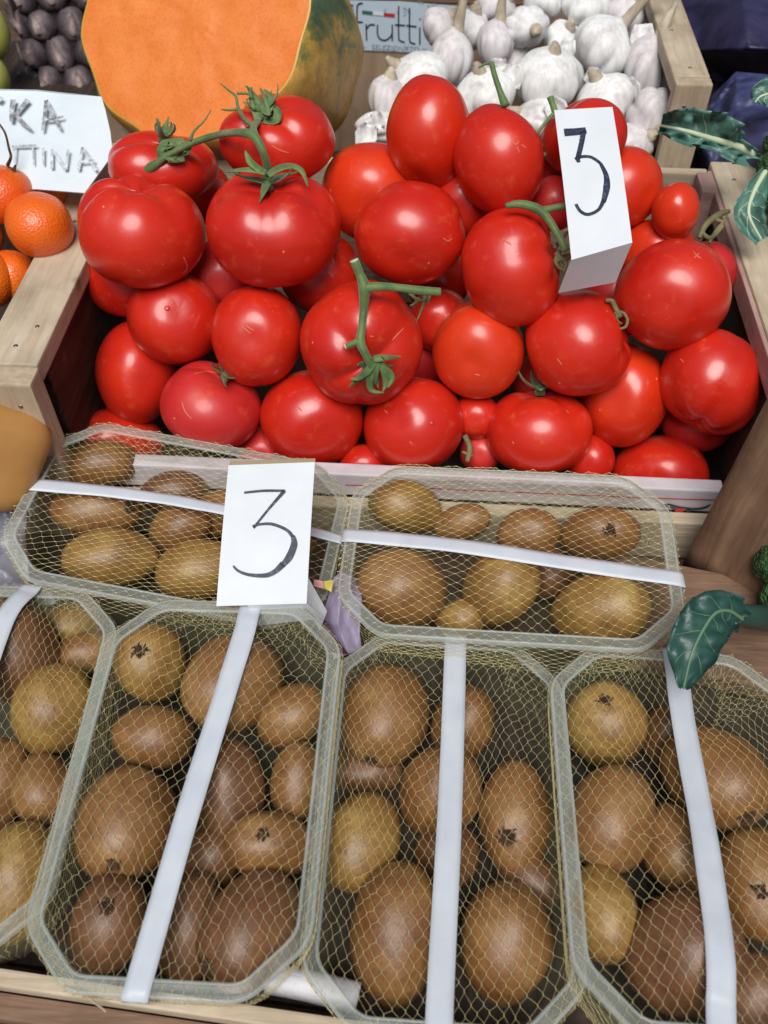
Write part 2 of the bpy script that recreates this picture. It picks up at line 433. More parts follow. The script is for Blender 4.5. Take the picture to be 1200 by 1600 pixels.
# brown corner panel in front of the tomato crate, right
def brown_panel():
    # upright kraft brown panel standing obliquely
    A = at_y(1062, 890, .349); B = Vector((A.x+.062, A.y-.050, A.z-.004))
    top = at_y(1196, 588, .352)
    h = top.z+.012
    d = (B-A); d.z = 0; d.normalize(); nrm = d.cross(Zx)
    n = 14; V = []; Fc = []
    for side in (0, 1):
        for i in range(n+1):
            for j in range(9):
                s = i/n; z = A.z+(h-A.z)*j/8
                p = Vector((A.x, A.y, 0))+d*(s*.14)
                p.z = z
                p.x += .0075*(z-A.z)/.15
                w = .0004*math.sin(s*9+z*25)+.0004*noise.noise(Vector((s*4, z*30, 2)))
                p += nrm*(w-side*.003); V.append(p)
    m = (n+1)*9
    for side in (0, 1):
        for i in range(n):
            for j in range(8):
                q = (side*m+i*9+j, side*m+(i+1)*9+j, side*m+(i+1)*9+j+1, side*m+i*9+j+1); Fc.append(q if side == 0 else q[::-1])
    for i in range(n): Fc += [(i*9, m+i*9, m+(i+1)*9, (i+1)*9), (i*9+8, (i+1)*9+8, m+(i+1)*9+8, m+i*9+8)]
    for j in range(8): Fc += [(j, j+1, m+j+1, m+j), (n*9+j, m+n*9+j, m+n*9+j+1, n*9+j+1)]
    o = centre(put('brown_panel', V, Fc, 'wood_brown_z'))
    tag(o, 'smooth brown panel standing slanted at the right front corner of the tomato crate', 'panel')
brown_panel()
o = put('broccoli_crate_board', *box_vf(at_z(1130, 985, .012), Vector((.98, -.2, 0)), Vector((.2, .98, 0)), Zx, .17, .075, .012, .002), 'wood_brown', smooth=False)
centre(o); tag(o, 'weathered brown wooden board lying under the large dark leaf at the right', 'board')

# ------------------------------------------------------------------ tomatoes
def view_axes(P):
    t_ = (CC-P).normalized(); r_ = (CR-t_*CR.dot(t_)).normalized(); u_ = t_.cross(r_); return r_, u_, t_
def fit_shape(V, rx, ry, rt, P, ax):
    """V: unit shape, long/stem axis +z; turned so +z looks along ax (right, up, to the viewer), sized to half-extents"""
    ax = Vector(ax).normalized()
    q = Vector((0, 0, 1)).rotation_difference(ax)
    M = q.to_matrix(); A = np.array([list(M@Vector(v)) for v in V])
    ext = (A.max(0)-A.min(0))/2; mid = (A.max(0)+A.min(0))/2
    S = np.array([rx, ry, rt])/ext
    A = (A-mid)*S
    r_, u_, t_ = view_axes(P)
    B = np.array([list(r_), list(u_), list(t_)])
    return A@B+np.array(list(P)), (lambda v: Vector((((np.array(list(M@Vector(v)))-mid)*S)@B+np.array(list(P))).tolist())), Vector((np.array(list(ax))@B).tolist())
def tomato_fn(seed, lobes, dent, flat, boxy=0):
    rs = random.Random(seed); ph = rs.uniform(0, 6.28); n1 = rs.choice((4, 5)); am = [rs.uniform(.25, 1.25) for _ in range(8)]; wob = rs.uniform(.5, .9); ofs = Vector((rs.uniform(0, 50), rs.uniform(0, 50), 0))
    def fn(th, phi):
        s, c = math.sin(th), math.cos(th)
        r_ = 1+boxy*.10*(abs(math.sin(2*th))**1.2)
        pp = phi+wob*.5*math.sin(phi+ph); g = (.5-.5*math.cos(n1*pp+ph)); am_ = am[int((n1*pp+ph+math.pi)/(2*math.pi)) % n1]
        top = math.exp(-(th/1.05)**2)
        r_ *= 1-am_*lobes*(.26*top+.045)*(1-g**.5)*s**.6
        p = Vector((s*math.cos(phi)*r_, s*math.sin(phi)*r_, c*flat*r_))
        p.z -= dent*math.exp(-(th/.34)**2)*1.0+dent*.25*math.exp(-(th/.7)**2)
        p.z += .05*math.exp(-((math.pi-th)/.3)**2)
        p *= 1+.045*noise.noise(p*1.1+ofs)
        return p
    return fn
def unit_surface(fn, nu=44, nv=30):
    V = [fn(1e-4, 0)]; Fc = []
    for j in range(1, nv):
        th = math.pi*(j/nv)**1.0
        for i in range(nu): V.append(fn(th, 2*math.pi*i/nu))
    V.append(fn(math.pi-1e-4, 0)); L = len(V)-1
    for i in range(nu): Fc.append((0, 1+i, 1+(i+1) % nu))
    for j in range(nv-2):
        for i in range(nu):
            a_, b_ = 1+j*nu+i, 1+j*nu+(i+1) % nu; Fc.append((a_, a_+nu, b_+nu, b_))
    o = 1+(nv-2)*nu
    for i in range(nu): Fc.append((o+i, L, o+(i+1) % nu))
    return V, Fc

# cx, cy, rx, ry, stem axis(right,up,toward), lobes, dent, extra depth, material, calyx, label
TOM = [
 (223,362,97,86,(.05,.93,.35),1.0,.20,-.012,'r',0,'largest red tomato at the left end of the heap, wide and ribbed'),
 (428,357,105,89,(-.08,.85,.5),1.25,.20,-.014,'r',1,'large deeply ribbed tomato on the vine, second from left in the top row'),
 (433,220,91,68,(-.25,.70,.60),1.2,.16,-.01,'r',2,'ribbed tomato standing highest in front of the cut pumpkin'),
 (640,365,87,78,(.2,.5,-.8),.15,.12,-.006,'r',0,'smooth round tomato in the middle of the top rows, above the cut green stalk'),
 (798,418,78,91,(.95,.25,.15),.55,.16,-.012,'r',0,'tall tomato just left of the foot of the upper price card'),
 (779,251,71,82,(.6,.75,-.3),.35,.14,-.008,'r',0,'upright oval tomato left of the upper price card, in front of the garlic'),
 (669,208,66,83,(.3,.8,-.5),.15,.1,.0,'o',0,'egg shaped tomato rising beside the pumpkin skin, in front of the garlic'),
 (1050,461,88,85,(.1,.2,-.95),.05,.1,-.014,'r',0,'perfectly round tomato lowest right of the upper price card'),
 (904,536,82,82,(.95,.22,.15),.55,.17,-.006,'r',0,'tomato directly below the upper price card with a side dent'),
 (565,537,96,96,(.18,-.40,.90),.7,.14,-.014,'r',3,'large tomato with the green forked stalk lying over it'),
 (748,547,72,76,(.1,.3,-.95),.25,.1,.0,'o',0,'squarish orange red tomato in the centre, right of the forked stalk'),
 (402,525,71,78,(.1,.1,-.98),.1,.1,-.003,'r',0,'smooth tomato with a small scratch, left of the forked stalk'),
 (273,498,73,71,(-.1,-.2,-.95),.1,.08,-.004,'r',0,'tomato with a small pit on its front, under the largest left tomato'),
 (330,635,78,71,(.33,.72,.55),.4,.14,-.004,'d',4,'dull pinkish tomato with a dry green star, above the left kiwi punnet'),
 (487,655,81,77,(-.2,.3,-.9),.15,.1,-.004,'r',0,'broad tomato in the lowest row right of the dull pinkish one'),
 (647,664,79,74,(.3,-.1,-.9),.15,.08,-.004,'r',0,'tomato in the lowest row with a dark pore right of its centre'),
 (842,675,82,67,(.02,.96,.22),.5,.15,-.004,'r',5,'tomato in the lowest row with a curled green star on top'),
 (1110,597,78,83,(-.35,-.85,.2),.4,.14,-.008,'r',0,'tomato at the right end of the heap, lower side dented'),
 (976,618,68,81,(.2,.1,-.9),.35,.1,.004,'o',0,'orange red tomato tucked behind and below the side dented ones at right'),
 (582,301,79,73,(.1,.3,-.9),.1,.1,.006,'o',0,'orange red tomato behind the smooth round one in the top rows'),
 (213,583,62,80,(-.2,.2,-.9),.2,.1,.006,'r',0,'tomato below left, between the pitted one and the crate wall'),
 (256,262,84,54,(.1,.85,.45),1.1,.18,.008,'r',6,'ribbed tomato half hidden behind the largest left one, with vine star'),
 (300,300,62,52,(-.2,.5,-.5),.3,.1,.006,'r',0,'tomato wedged between the two large ribbed ones under the vine'),
 (912,214,66,56,(-.5,.8,.2),.3,.12,.006,'r',0,'tomato mostly covered by the upper price card, green stalk on top'),
 (972,294,62,62,(-.5,.1,-.5),.1,.1,.004,'o',0,'orange tomato peeping out right of the upper price card'),
 (1055,330,36,43,(.1,.2,-.9),.05,.1,.004,'o',0,'smallest round tomato at the far right corner of the crate'),
 (1025,396,62,54,(.1,.2,-.9),.1,.1,.012,'o',0,'orange red tomato just behind the perfectly round one'),
 (199,432,68,62,(.1,.2,-.9),.1,.1,.02,'r',0,'tomato showing below the largest left one, against the crate wall'),
 (502,428,66,62,(.1,.2,-.9),.1,.1,.02,'r',0,'shaded tomato behind the cut end of the forked stalk'),
 (722,318,52,56,(.1,.2,-.9),.1,.1,.022,'r',0,'shaded tomato between three bright ones left of the upper price card'),
 (686,500,48,50,(.1,.2,-.9),.1,.1,.022,'r',0,'dark tomato in the gap right of the forked stalk'),
 (744,650,38,36,(.1,.2,-.9),.05,.1,.015,'r',0,'small tomato in the gap of the lowest row, under the squarish one'),
 (752,706,34,32,(.1,.2,-.9),.05,.1,.018,'d',0,'small shaded tomato low in the gap beside a dark sprig'),
 (922,718,38,40,(.1,.2,-.9),.05,.1,.006,'r',0,'small tomato at the front board right of the curled green star'),
 (1030,742,74,62,(.1,.2,-.9),.1,.1,.0,'r',0,'broad tomato behind the front board at the right'),
 (1092,652,56,54,(-.45,.2,.8),.3,.14,.02,'d',7,'dark tomato with a pale stem scar below the right end one'),
 (568,728,38,34,(.1,.2,-.9),.05,.1,.012,'r',0,'small tomato peeping over the front board between the two front punnets'),
 (184,694,74,56,(.1,.2,-.9),.1,.1,.0,'r',0,'tomato behind the upper left corner of the left rear punnet'),
 (410,706,42,40,(.1,.2,-.9),.05,.1,.02,'d',0,'dark red tomato low behind the lower price card'),
 (1106,424,44,46,(.1,.2,-.9),.05,.1,.018,'d',0,'dark tomato behind the perfectly round one, at the right crate wall'),
 (866,318,40,42,(.1,.2,-.9),.05,.1,.018,'d',0,'dark tomato under the green stalks left of the upper price card'),
 (684,436,52,50,(.1,.2,-.9),.05,.1,.018,'r',0,'tomato peeping out under the smooth round one at its right'),
 (172,612,42,46,(.1,.2,-.9),.05,.1,.02,'d',0,'dark tomato low against the left crate wall'),
 (868,262,40,42,(.1,.2,-.9),.05,.1,.02,'d',0,'dark tomato behind the dried stalks beside the upper price card'),
 (346,432,60,56,(.1,.2,-.9),.05,.1,.035,'d',0,'deep dark tomato in the gap between the two large ribbed ones'),
 (640,560,60,60,(.1,.2,-.9),.05,.1,.04,'d',0,'deep dark tomato in the gap right of the large stalked one'),
 (862,600,60,60,(.1,.2,-.9),.05,.1,.04,'d',0,'deep dark tomato below the one under the upper price card'),
 (960,470,60,60,(.1,.2,-.9),.05,.1,.04,'d',0,'deep dark tomato under the fold of the upper price card'),
]
placed = []
TINFO = {}
def settle(items, placed, k=.92, ymin=None):
    """items: (px,py,meanpx,d0); pushes later ones back until they only touch"""
    out = []
    for px, py, rp, d in items:
        for _ in range(140):
            P = at(px, py, d); R_ = rp*d/FPX
            if (ymin is None or P.y-R_ > ymin) and all((P-Q).length >= k*(R_+S) for Q, S in placed): break
            d += .0008
        placed.append((at(px, py, d), rp*d/FPX)); out.append(d)
    return out
HA, HB = (.412, .060), (.530, .195)
its = [(T[0], T[1], (T[2]+T[3])/2*.97, slope_depth(T[0], T[1], HA, HB)+T[7]) for T in TOM]
deps = settle(its, placed, .90, .387)
def sepals(P, axis, n, length, w, curl, seed, mat='stem_green', droop=1.0, spread=1.0):
    rs = random.Random(seed); parts = []
    ax = axis.normalized(); s1 = ax.orthogonal().normalized(); s2 = ax.cross(s1)
    for k in range(n):
        a_ = 2*math.pi*k/n+rs.uniform(-.3, .3); d = s1*math.cos(a_)+s2*math.sin(a_); side = ax.cross(d)
        L = length*rs.uniform(.7, 1.25); cu = curl*rs.uniform(.2, 1.5); tw = rs.uniform(-.5, .5)
        pts = []; m = 9
        for i in range(m):
            t_ = i/(m-1); ang = cu*t_*t_
            pts.append(P+d*(L*t_*spread*math.cos(ang*.6))+ax*(L*.9*math.sin(ang)*t_+.0006+L*.12*math.sin(3*t_)-L*.25*droop*t_*t_*(1 if cu < .8 else 0))+side*(tw*L*t_*t_*.5))
        ws = [w*(.75+.5*math.sin(math.pi*min(1, i/(m-1)*1.2)))*(1-(i/(m-1))**2.2)+.0003 for i in range(m)]
        nr = [(ax-d*(i/(m-1))*.6).normalized() for i in range(m)]
        parts.append(ribbon(pts, ws, nr, .0005, .35))
    return parts
tomato_objs = []
for T, d in zip(TOM, deps):
    cx, cyp, rx, ry, ax, lob, dent, dd, mt, cal, lab = T
    P = at(cx, cyp, d); s = d/FPX
    sd = int(cx*7+cyp)
    fn = tomato_fn(sd, lob, dent, .86 if lob > .3 else .93, .9 if cx == 748 else .2)
    big = rx > 55
    V, Fc = unit_surface(fn, 56 if big else 36, 38 if big else 24)
    A, loc, axw = fit_shape(V, rx*s, ry*s, (rx+ry)/2*s*.97, P, ax)
    o = centre(put('tomato', [Vector(v) for v in A.tolist()], Fc, {'r': 'tomato_red', 'o': 'tomato_orange_red', 'd': 'tomato_dull_red'}[mt]))
    tag(o, lab, 'tomato', 'tomatoes heaped in the wooden crate')
    stem = loc(fn(1e-4, 0)); R_ = rx*s
    tomato_objs.append((o, stem, axw, d))
    if cal in (1, 2, 3, 4, 5, 6, 7):
        L = {1: .017, 2: .015, 3: .015, 4: .017, 5: .021, 6: .014, 7: .005}[cal]
        base = stem+axw*(.0018+.0015)
        pts = sepals(base, axw, {1: 5, 2: 6, 3: 6, 4: 7, 5: 5, 6: 6, 7: 5}[cal], L, .0042 if cal != 4 else .003, {5: 1.5, 2: 1.6, 6: 2.0}.get(cal, .9), sd)
        pts.append(tube([base-axw*.002, base+axw*.0015, base+axw*.004], [.0035, .0032, .0022], 9))
        c = put('calyx', *join(pts), 'stem_dry' if cal in (4, 7) else 'stem_green'); adopt(c, o)
    # pores and scars
    if (cx, cyp) in ((273, 498), (647, 664)):
        q = (258, 482) if cx == 273 else (675, 662)
        t_ = (CC-P).normalized()
        # find surface point under that pixel
        rr = ray(*q); best = min(A.tolist(), key=lambda v: ((Vector(v)-CC)-rr*((Vector(v)-CC).dot(CF))).length+ (0 if (Vector(v)-P).dot(t_) > 0 else 9))
        bp = Vector(best); nn = (bp-P).normalized()
        pore = put('pore', *tube([bp-nn*.001, bp+nn*.0003, bp+nn*.0005], [.0022, .0016, .0006], 10), 'tomato_dull_red'); adopt(pore, o)

from mathutils.bvhtree import BVHTree
NT('tomato_scar').set(base=(.66, .13, .07), rough=.5)
SCARS = {(402, 525): [[(378, 510), (385, 516), (392, 522)], [(384, 508), (390, 513), (398, 517)]], (330, 635): [[(284, 626), (289, 643), (301, 656)], [(303, 584), (325, 580), (345, 585)]],
 (565, 537): [[(613, 532), (622, 522), (632, 512)], [(578, 525), (584, 527)]], (798, 418): [[(784, 371), (792, 378), (799, 382)]], (1050, 461): [[(1083, 392), (1089, 399), (1096, 404)], [(1093, 395), (1085, 403)]],
 (779, 251): [[(799, 220), (806, 226), (812, 221)], [(808, 229), (812, 240)], [(815, 226), (822, 232)]], (640, 365): [[(693, 372), (700, 377), (707, 373)], [(640, 438), (644, 440)]], (748, 547): [[(741, 585), (751, 587)]],
 (487, 655): [[(465, 635), (472, 643)]], (433, 220): [[(424, 227), (440, 236), (452, 239)]], (904, 536): [[(870, 560), (878, 571)], [(872, 598), (876, 600)]], (223, 362): [[(287, 402), (293, 418), (286, 428)]],
 (842, 675): [[(884, 640), (890, 646)], [(800, 690), (803, 694)]], (1110, 597): [[(1062, 560), (1068, 566)]], (647, 664): [[(600, 640), (606, 646)], [(640, 690), (644, 694)]]}
for (T, (to_, st_, ax_, d_)) in zip(TOM, tomato_objs):
    if (T[0], T[1]) not in SCARS: continue
    me = to_.data; off = Vector(to_.location)
    bv = BVHTree.FromPolygons([v.co+off for v in me.vertices], [tuple(p.vertices) for p in me.polygons])
    for path in SCARS[(T[0], T[1])]:
        hit = []; nrm = []
        for q in smooth_path([Vector((x, y, 0)) for x, y in path], 4):
            h_, n_, i_, _ = bv.ray_cast(CC, ray(q.x, q.y).normalized())
            if h_: hit.append(h_); nrm.append(n_ if n_.dot(CC-h_) > 0 else -n_)
        if len(hit) > 2: adopt(put('scar', *ribbon([h_-n_*.00005 for h_, n_ in zip(hit, nrm)], [.0003+.0007*math.sin(math.pi*(i+.5)/len(hit)) for i in range(len(hit))], nrm, .00018), 'tomato_scar'), to_)

def pathobj(name, parts, mat, label=None, cat=None, group=None, **k):
    o = centre(put(name, *join(parts), mat, **k))
    if label: tag(o, label, cat, group)
    return o
# the vine over the two ribbed tomatoes at the left
def surf_d(px, py, dflt=.5):
    """depth of the nearest tomato surface on a sight line (sphere estimate)"""
    r_ = ray(px, py); best = None
    for (Q, R_) in placed:
        v = Q-CC; rn = r_.normalized(); b = v.dot(rn); c2 = v.length_squared-b*b
        if c2 < R_*R_ and b > 0:
            tt = b-math.sqrt(R_*R_-c2); dd = tt/r_.length
            if best is None or dd < best: best = dd
    return best if best is not None else dflt
def vine_pts(lst, off=.004):
    return [at(px, py, (dd if dd else surf_d(px, py))-off) for px, py, dd in lst]
s2 = tomato_objs[1][1]; s3 = tomato_objs[2][1]; s22 = tomato_objs[21][1]
d2 = (s2-CC).dot(CF); d3 = (s3-CC).dot(CF); d22 = (s22-CC).dot(CF)
main = [(208, 272, d22-.006), (235, 262, d22-.012), (262, 243, d22-.016), (300, 224, d22-.018), (340, 211, d22-.022), (375, 207, d2-.012), (398, 214, d2-.018), (412, 240, d2-.016), (419, 268, d2-.006)]
p_main = smooth_path([at(x, y, d) for x, y, d in main], 6)
parts = [tube(p_main, lerp_list([.0020, .0030, .0017, .0020, .0021, .0023, .0028, .0021, .0024], len(p_main)), 10)]
br = smooth_path([at(399, 216, d2-.018), at(396, 200, (d2+d3)/2-.012), at(403, 190, d3-.006)], 5)
parts.append(tube(br, lerp_list([.0026, .002, .0022], len(br)), 8))
tend = [([(398, 200, 0), (382, 186, 0), (372, 168, 0), (368, 150, 0), (356, 140, 0), (344, 130, 0)], [.0016, .0013, .001, .0008, .0006, .0003]),
        ([(372, 170, 0), (360, 172, 0), (346, 171, 0)], [.001, .0008, .0004]),
        ([(370, 146, 0), (384, 146, 0), (396, 150, 0)], [.0009, .0008, .0005]),
        ([(397, 172, 0), (392, 152, 0), (393, 136, 0)], [.0016, .0014, .0006]),
        ([(420, 180, 0), (416, 160, 0), (407, 138, 0)], [.0016, .0016, .0006]),
        ([(297, 220, 0), (303, 205, 0), (318, 190, 0), (330, 172, 0)], [.0012, .0008, .0006, .0003])]
for lst, rr in tend:
    sp = smooth_path([at(x, y, d3-.008) for x, y, _ in lst], 5); parts.append(tube(sp, lerp_list(rr, len(sp)), 6))
# long curling sepals of the front tomato
for lst, ws in (([(415, 272, 0), (395, 268, 0), (370, 268, 0), (352, 270, 0)], [.004, .0042, .0025, .0004]),
                ([(420, 276, 0), (436, 266, 0), (456, 262, 0), (472, 270, 0), (481, 292, 0)], [.004, .005, .004, .003, .0004]),
                ([(408, 270, 0), (392, 256, 0), (386, 244, 0), (383, 236, 0)], [.0045, .0042, .0025, .0005]),
                ([(412, 185, 0), (425, 160, 0), (412, 140, 0)], [.006, .005, .0006]), ([(412, 190, 0), (430, 192, 0), (434, 178, 0), (422, 160, 0)], [.006, .006, .005, .001]),
                ([(404, 190, 0), (396, 172, 0), (380, 160, 0)], [.005, .004, .0005])):
    base_d = d2-.012 if lst[0][1] > 230 else d3-.006
    sp = smooth_path([at(x, y, base_d) for x, y, _ in lst], 5); parts.append(ribbon(sp, lerp_list(ws, len(sp)), (-CF+CU*.5).normalized(), .0006, .4))
# bunched sepals at the left knot
rs = random.Random(5)
for k in range(9):
    a0 = rs.uniform(0, 6.28); c0 = (274, 237)
    lst = [(c0[0]+rs.uniform(-6, 6)+math.cos(a0+i*.55)*(20-i*1.5), c0[1]+math.sin(a0+i*.55)*(15-i)) for i in range(6)]
    sp = smooth_path([at(x, y, d22-.012-.0035*math.sin(i*.7)) for i, (x, y) in enumerate(lst)], 4)
    parts.append(ribbon(sp, lerp_list([.0035, .005, .005, .0045, .003, .0006], len(sp)), (-CF+CU*.3).normalized(), .0006, .3))
pathobj('tomato_vine', parts, 'stem_green', 'green vine stalk with curled tips joining the ribbed tomatoes at the left', 'vine')

def forked_stalk():
    sd_ = lambda x, y: surf_d(x, y)
    D = surf_d(565, 520)
    def A_(x, y, o=.006, m=None): return at(x, y, (m if m else min(surf_d(x, y, D+.02), D+.014))-o)
    a = smooth_path([A_(554, 408, .014, D), A_(562, 428, .011, D), A_(569, 450, .009, D), A_(568, 485, .005), A_(565, 515, .0045), A_(563, 535, .0045), A_(572, 555, .005), A_(582, 575, .004)], 5)
    parts = [tube(a, lerp_list([.0027, .0024, .0034, .0024, .0022, .0028, .0022, .0024], len(a)), 10)]
    b = smooth_path([A_(570, 450, .009, D), A_(595, 448, .009, D), A_(625, 450, .006, D), A_(655, 454, .004, D), A_(688, 456, .002, D)], 5)
    parts.append(tube(b, lerp_list([.0032, .0024, .0022, .0026, .0022], len(b)), 10))
    c = smooth_path([A_(564, 532, .0045), A_(554, 536, .005), A_(541, 541, .0055)], 4)
    parts.append(tube(c, lerp_list([.0024, .0018, .0017], len(c)), 8))
    for e_ in ([(584, 562), (600, 560), (625, 558)], [(585, 565), (575, 580), (560, 592), (548, 592)], [(590, 565), (600, 580), (602, 600), (598, 612)],
               [(588, 562), (587, 580), (586, 600)], [(584, 570), (578, 590), (580, 610), (600, 614)], [(597, 575), (612, 590), (606, 606)]):
        sp = smooth_path([A_(x, y, .004+.0015*math.sin(i*1.7)) for i, (x, y) in enumerate(e_)], 5)
        parts.append(ribbon(sp, lerp_list([.0042, .0045, .0028, .0005], len(sp)), (-CF+CU*.2).normalized(), .0006, .35))
    r = pathobj('forked_stalk', parts, 'stem_green', 'thick green forked stalk with cut ends lying on the large middle tomato', 'stalk')
    for p, q, rr in ((a[0], a[1], .0027), (c[-1], c[-2], .0017)):
        dd = (Vector(p)-Vector(q)).normalized()
        adopt(put('cut_end', *tube([p, p+dd*.0009], [rr*1.05, rr*.9], 10), 'stem_cut'), r)
    dr = []
    for e_ in ([(664, 462), (660, 480), (652, 500)], [(672, 460), (668, 478)], [(640, 458), (655, 470), (668, 465)], [(655, 466), (648, 474), (640, 478)]):
        sp = smooth_path([at(x, y, D+.012) for x, y in e_], 4); dr.append(tube(sp, lerp_list([.0014, .0009, .0005], len(sp)), 6))
    adopt(put('dry_twigs', *join(dr), 'stem_dry'), r)
forked_stalk()

def side_stalk(name, main_, branches, mat, lab, off=.005, D=None):
    parts = []
    def A_(x, y): return at(x, y, (D if D else surf_d(x, y))-off)
    for pts, rr in [main_]+branches:
        sp = smooth_path([A_(x, y) for x, y in pts], 5); parts.append(tube(sp, lerp_list(rr, len(sp)), 8))
    pathobj(name, parts, mat, lab, 'stalk')
Dr = surf_d(845, 360)
side_stalk('green_stalk', ([(790, 322), (812, 319), (838, 326), (856, 342), (872, 368), (885, 392)], [.0014, .0024, .0028, .0023, .002, .0022]),
           [([(846, 330), (864, 325), (884, 322)], [.0025, .0018, .002])], 'stem_green', 'pale green stalk running from the tall tomato under the upper price card', .006, min(Dr, surf_d(815, 345))+.0)
side_stalk('dry_sprig', ([(868, 395), (880, 405), (890, 398)], [.0015, .002, .0015]),
           [([(866, 388), (876, 376), (887, 362)], [.0014, .0012, .0009]), ([(872, 400), (884, 412), (880, 425)], [.0018, .0014, .0009]), ([(870, 408), (884, 400), (892, 402)], [.0014, .0011, .0009]),
            ([(874, 392), (868, 408), (876, 420), (886, 418)], [.0014, .0012, .001, .0008])], 'stem_dry', 'dry olive sprig in the dent of the tall tomato beside the card', .003, Dr+.006)
D5 = surf_d(780, 190)
side_stalk('green_stalk', ([(768, 98), (773, 118), (781, 142), (790, 166)], [.0016, .0016, .0018, .0028]), [([(768, 98), (758, 100), (748, 106)], [.0012, .0008, .0005])],
           'stem_green', 'thin dark green stalk standing up above the upright oval tomato, before the garlic', .0, D5+.006)
D24 = surf_d(895, 190)
side_stalk('green_stalk', ([(860, 152), (863, 162), (868, 176)], [.0022, .0018, .0022]), [([(868, 174), (852, 192), (838, 210)], [.0012, .0011, .0008])], 'stem_green', 'short green stalk sticking up at the upper left corner of the price card', .004, D24+.004)
side_stalk('dry_sprig', ([(836, 232), (852, 226), (870, 216)], [.002, .0018, .0014]), [([(840, 246), (856, 240), (872, 238)], [.0018, .0015, .001]), ([(838, 212), (834, 225), (840, 240)], [.0016, .0014, .0016])],
           'stem_dry', 'dry sprig left of the numeral on the upper price card', .0, surf_d(850, 300)-.004)
D9 = surf_d(955, 500)
side_stalk('dry_sprig', ([(946, 470), (956, 470), (962, 482), (970, 496)], [.0012, .0014, .0016, .0014]), [([(960, 490), (972, 488), (980, 498), (978, 510), (968, 514)], [.001, .001, .001, .001, .0007]), ([(966, 484), (964, 500), (972, 506)], [.0012, .0009, .0007])],
           'stem_dry', 'curled dry sprig in the gap below the upper price card', .0, D9+.006)
side_stalk('dry_sprig', ([(726, 680), (734, 700), (730, 722)], [.0018, .002, .0016]), [([(722, 706), (738, 712)], [.001, .001])], 'stem_dry', 'dark sprig low in the gap of the bottom row', .0, surf_d(742, 650)+.004)
side_stalk('dry_sprig', ([(1092, 372), (1104, 350), (1122, 336), (1140, 330)], [.0014, .002, .0024, .0012]), [([(1096, 362), (1110, 372), (1130, 352)], [.0012, .0016, .0012]), ([(1102, 352), (1112, 342), (1132, 348)], [.001, .0016, .001]), ([(1108, 380), (1118, 362), (1136, 340)], [.001, .0012, .001])],
           'stem_dry', 'withered olive sprig on the right rim of the tomato crate', .0, .555)

# ------------------------------------------------------------------ price cards
BOW = 0.0012
def stroke_set(P0, n, lst, off, th=.00012):
    parts = []; off += BOW
    for pts, ws in lst:
        w3 = [at_plane(px, py, P0, n)+n*off for px, py in pts]
        sp = smooth_path(w3, 6); dd = (w3[0]-CC).dot(CF)
        parts.append(ribbon(sp, lerp_list([w*dd/FPX for w in ws], len(sp)), n, th))
    return join(parts)
def sheet(corners, nrm, th, nx=6, ny=8, bend=0.0):
    """corners TL TR BR BL; thick, very slightly bowed sheet"""
    V = []; Fc = []
    for side in (0, 1):
        for j in range(ny+1):
            for i in range(nx+1):
                u, v = i/nx, j/ny
                p = (corners[0]*(1-u)+corners[1]*u)*(1-v)+(corners[3]*(1-u)+corners[2]*u)*v
                V.append(p+nrm*(bend*math.sin(math.pi*v)-side*th))
    m = (nx+1)*(ny+1)
    for j in range(ny):
        for i in range(nx):
            a_ = j*(nx+1)+i; q = (a_, a_+nx+1, a_+nx+2, a_+1); Fc.append(q); Fc.append(tuple(k+m for k in q[::-1]))
    for i in range(nx):
        Fc.append((i, i+1, m+i+1, m+i)); b = ny*(nx+1)+i; Fc.append((b, m+b, m+b+1, b+1))
    for j in range(ny):
        a_ = j*(nx+1); Fc.append((a_, m+a_, m+a_+nx+1, a_+nx+1)); b = a_+nx; Fc.append((b, b+nx+1, m+b+nx+1, m+b))
    return V, Fc
def quad_plane(a_, b_, c_):
    n = (b_-a_).cross(c_-a_).normalized()
    return n if n.dot(CC-a_) > 0 else -n
def card_upper():
    dt, db = .512, .488
    TL, TR, BR = at(866, 172, dt), at(957, 167, dt+.001), at(988, 379, db+.002)
    n = quad_plane(TL, TR, BR)
    BL = at_plane(893, 406, TL, n)
    r = empty('price_card', (BL+BR)/2)
    adopt(put('card_face', *sheet([TL, TR, BR, BL], n, .0006, 6, 12, .0012), 'card_white', smooth=False), r)
    fl = [BL, BR, at(962, 441, db+.030), at(873, 458, db+.026)]
    fl[0] = BL-n*.0001; fl[1] = BR-n*.0001
    adopt(put('folded_flap', *sheet(fl, quad_plane(fl[0], fl[1], fl[3]), .0006), 'card_white', smooth=False), r)
    adopt(put('numeral', *stroke_set(TL, n, [([(881, 209), (898, 208), (915, 206)], [13, 12, 11]), ([(911, 206), (908, 225), (902, 250)], [9, 8, 8]), ([(900, 248), (904, 256)], [8, 5]),
        ([(902, 250), (909, 247), (923, 248), (937, 257)], [5, 5, 5, 5]), ([(937, 257), (946, 276), (947, 295), (942, 318)], [5, 8, 11, 7]), ([(942, 316), (934, 330), (918, 337), (906, 332), (899, 321)], [7, 5, 5, 5, 5])], .0001), 'ink_dark', smooth=False), r)
    tag(r, 'white folded price card with a narrow figure 3 standing among the tomatoes', 'price card', 'handwritten price cards')
card_upper()
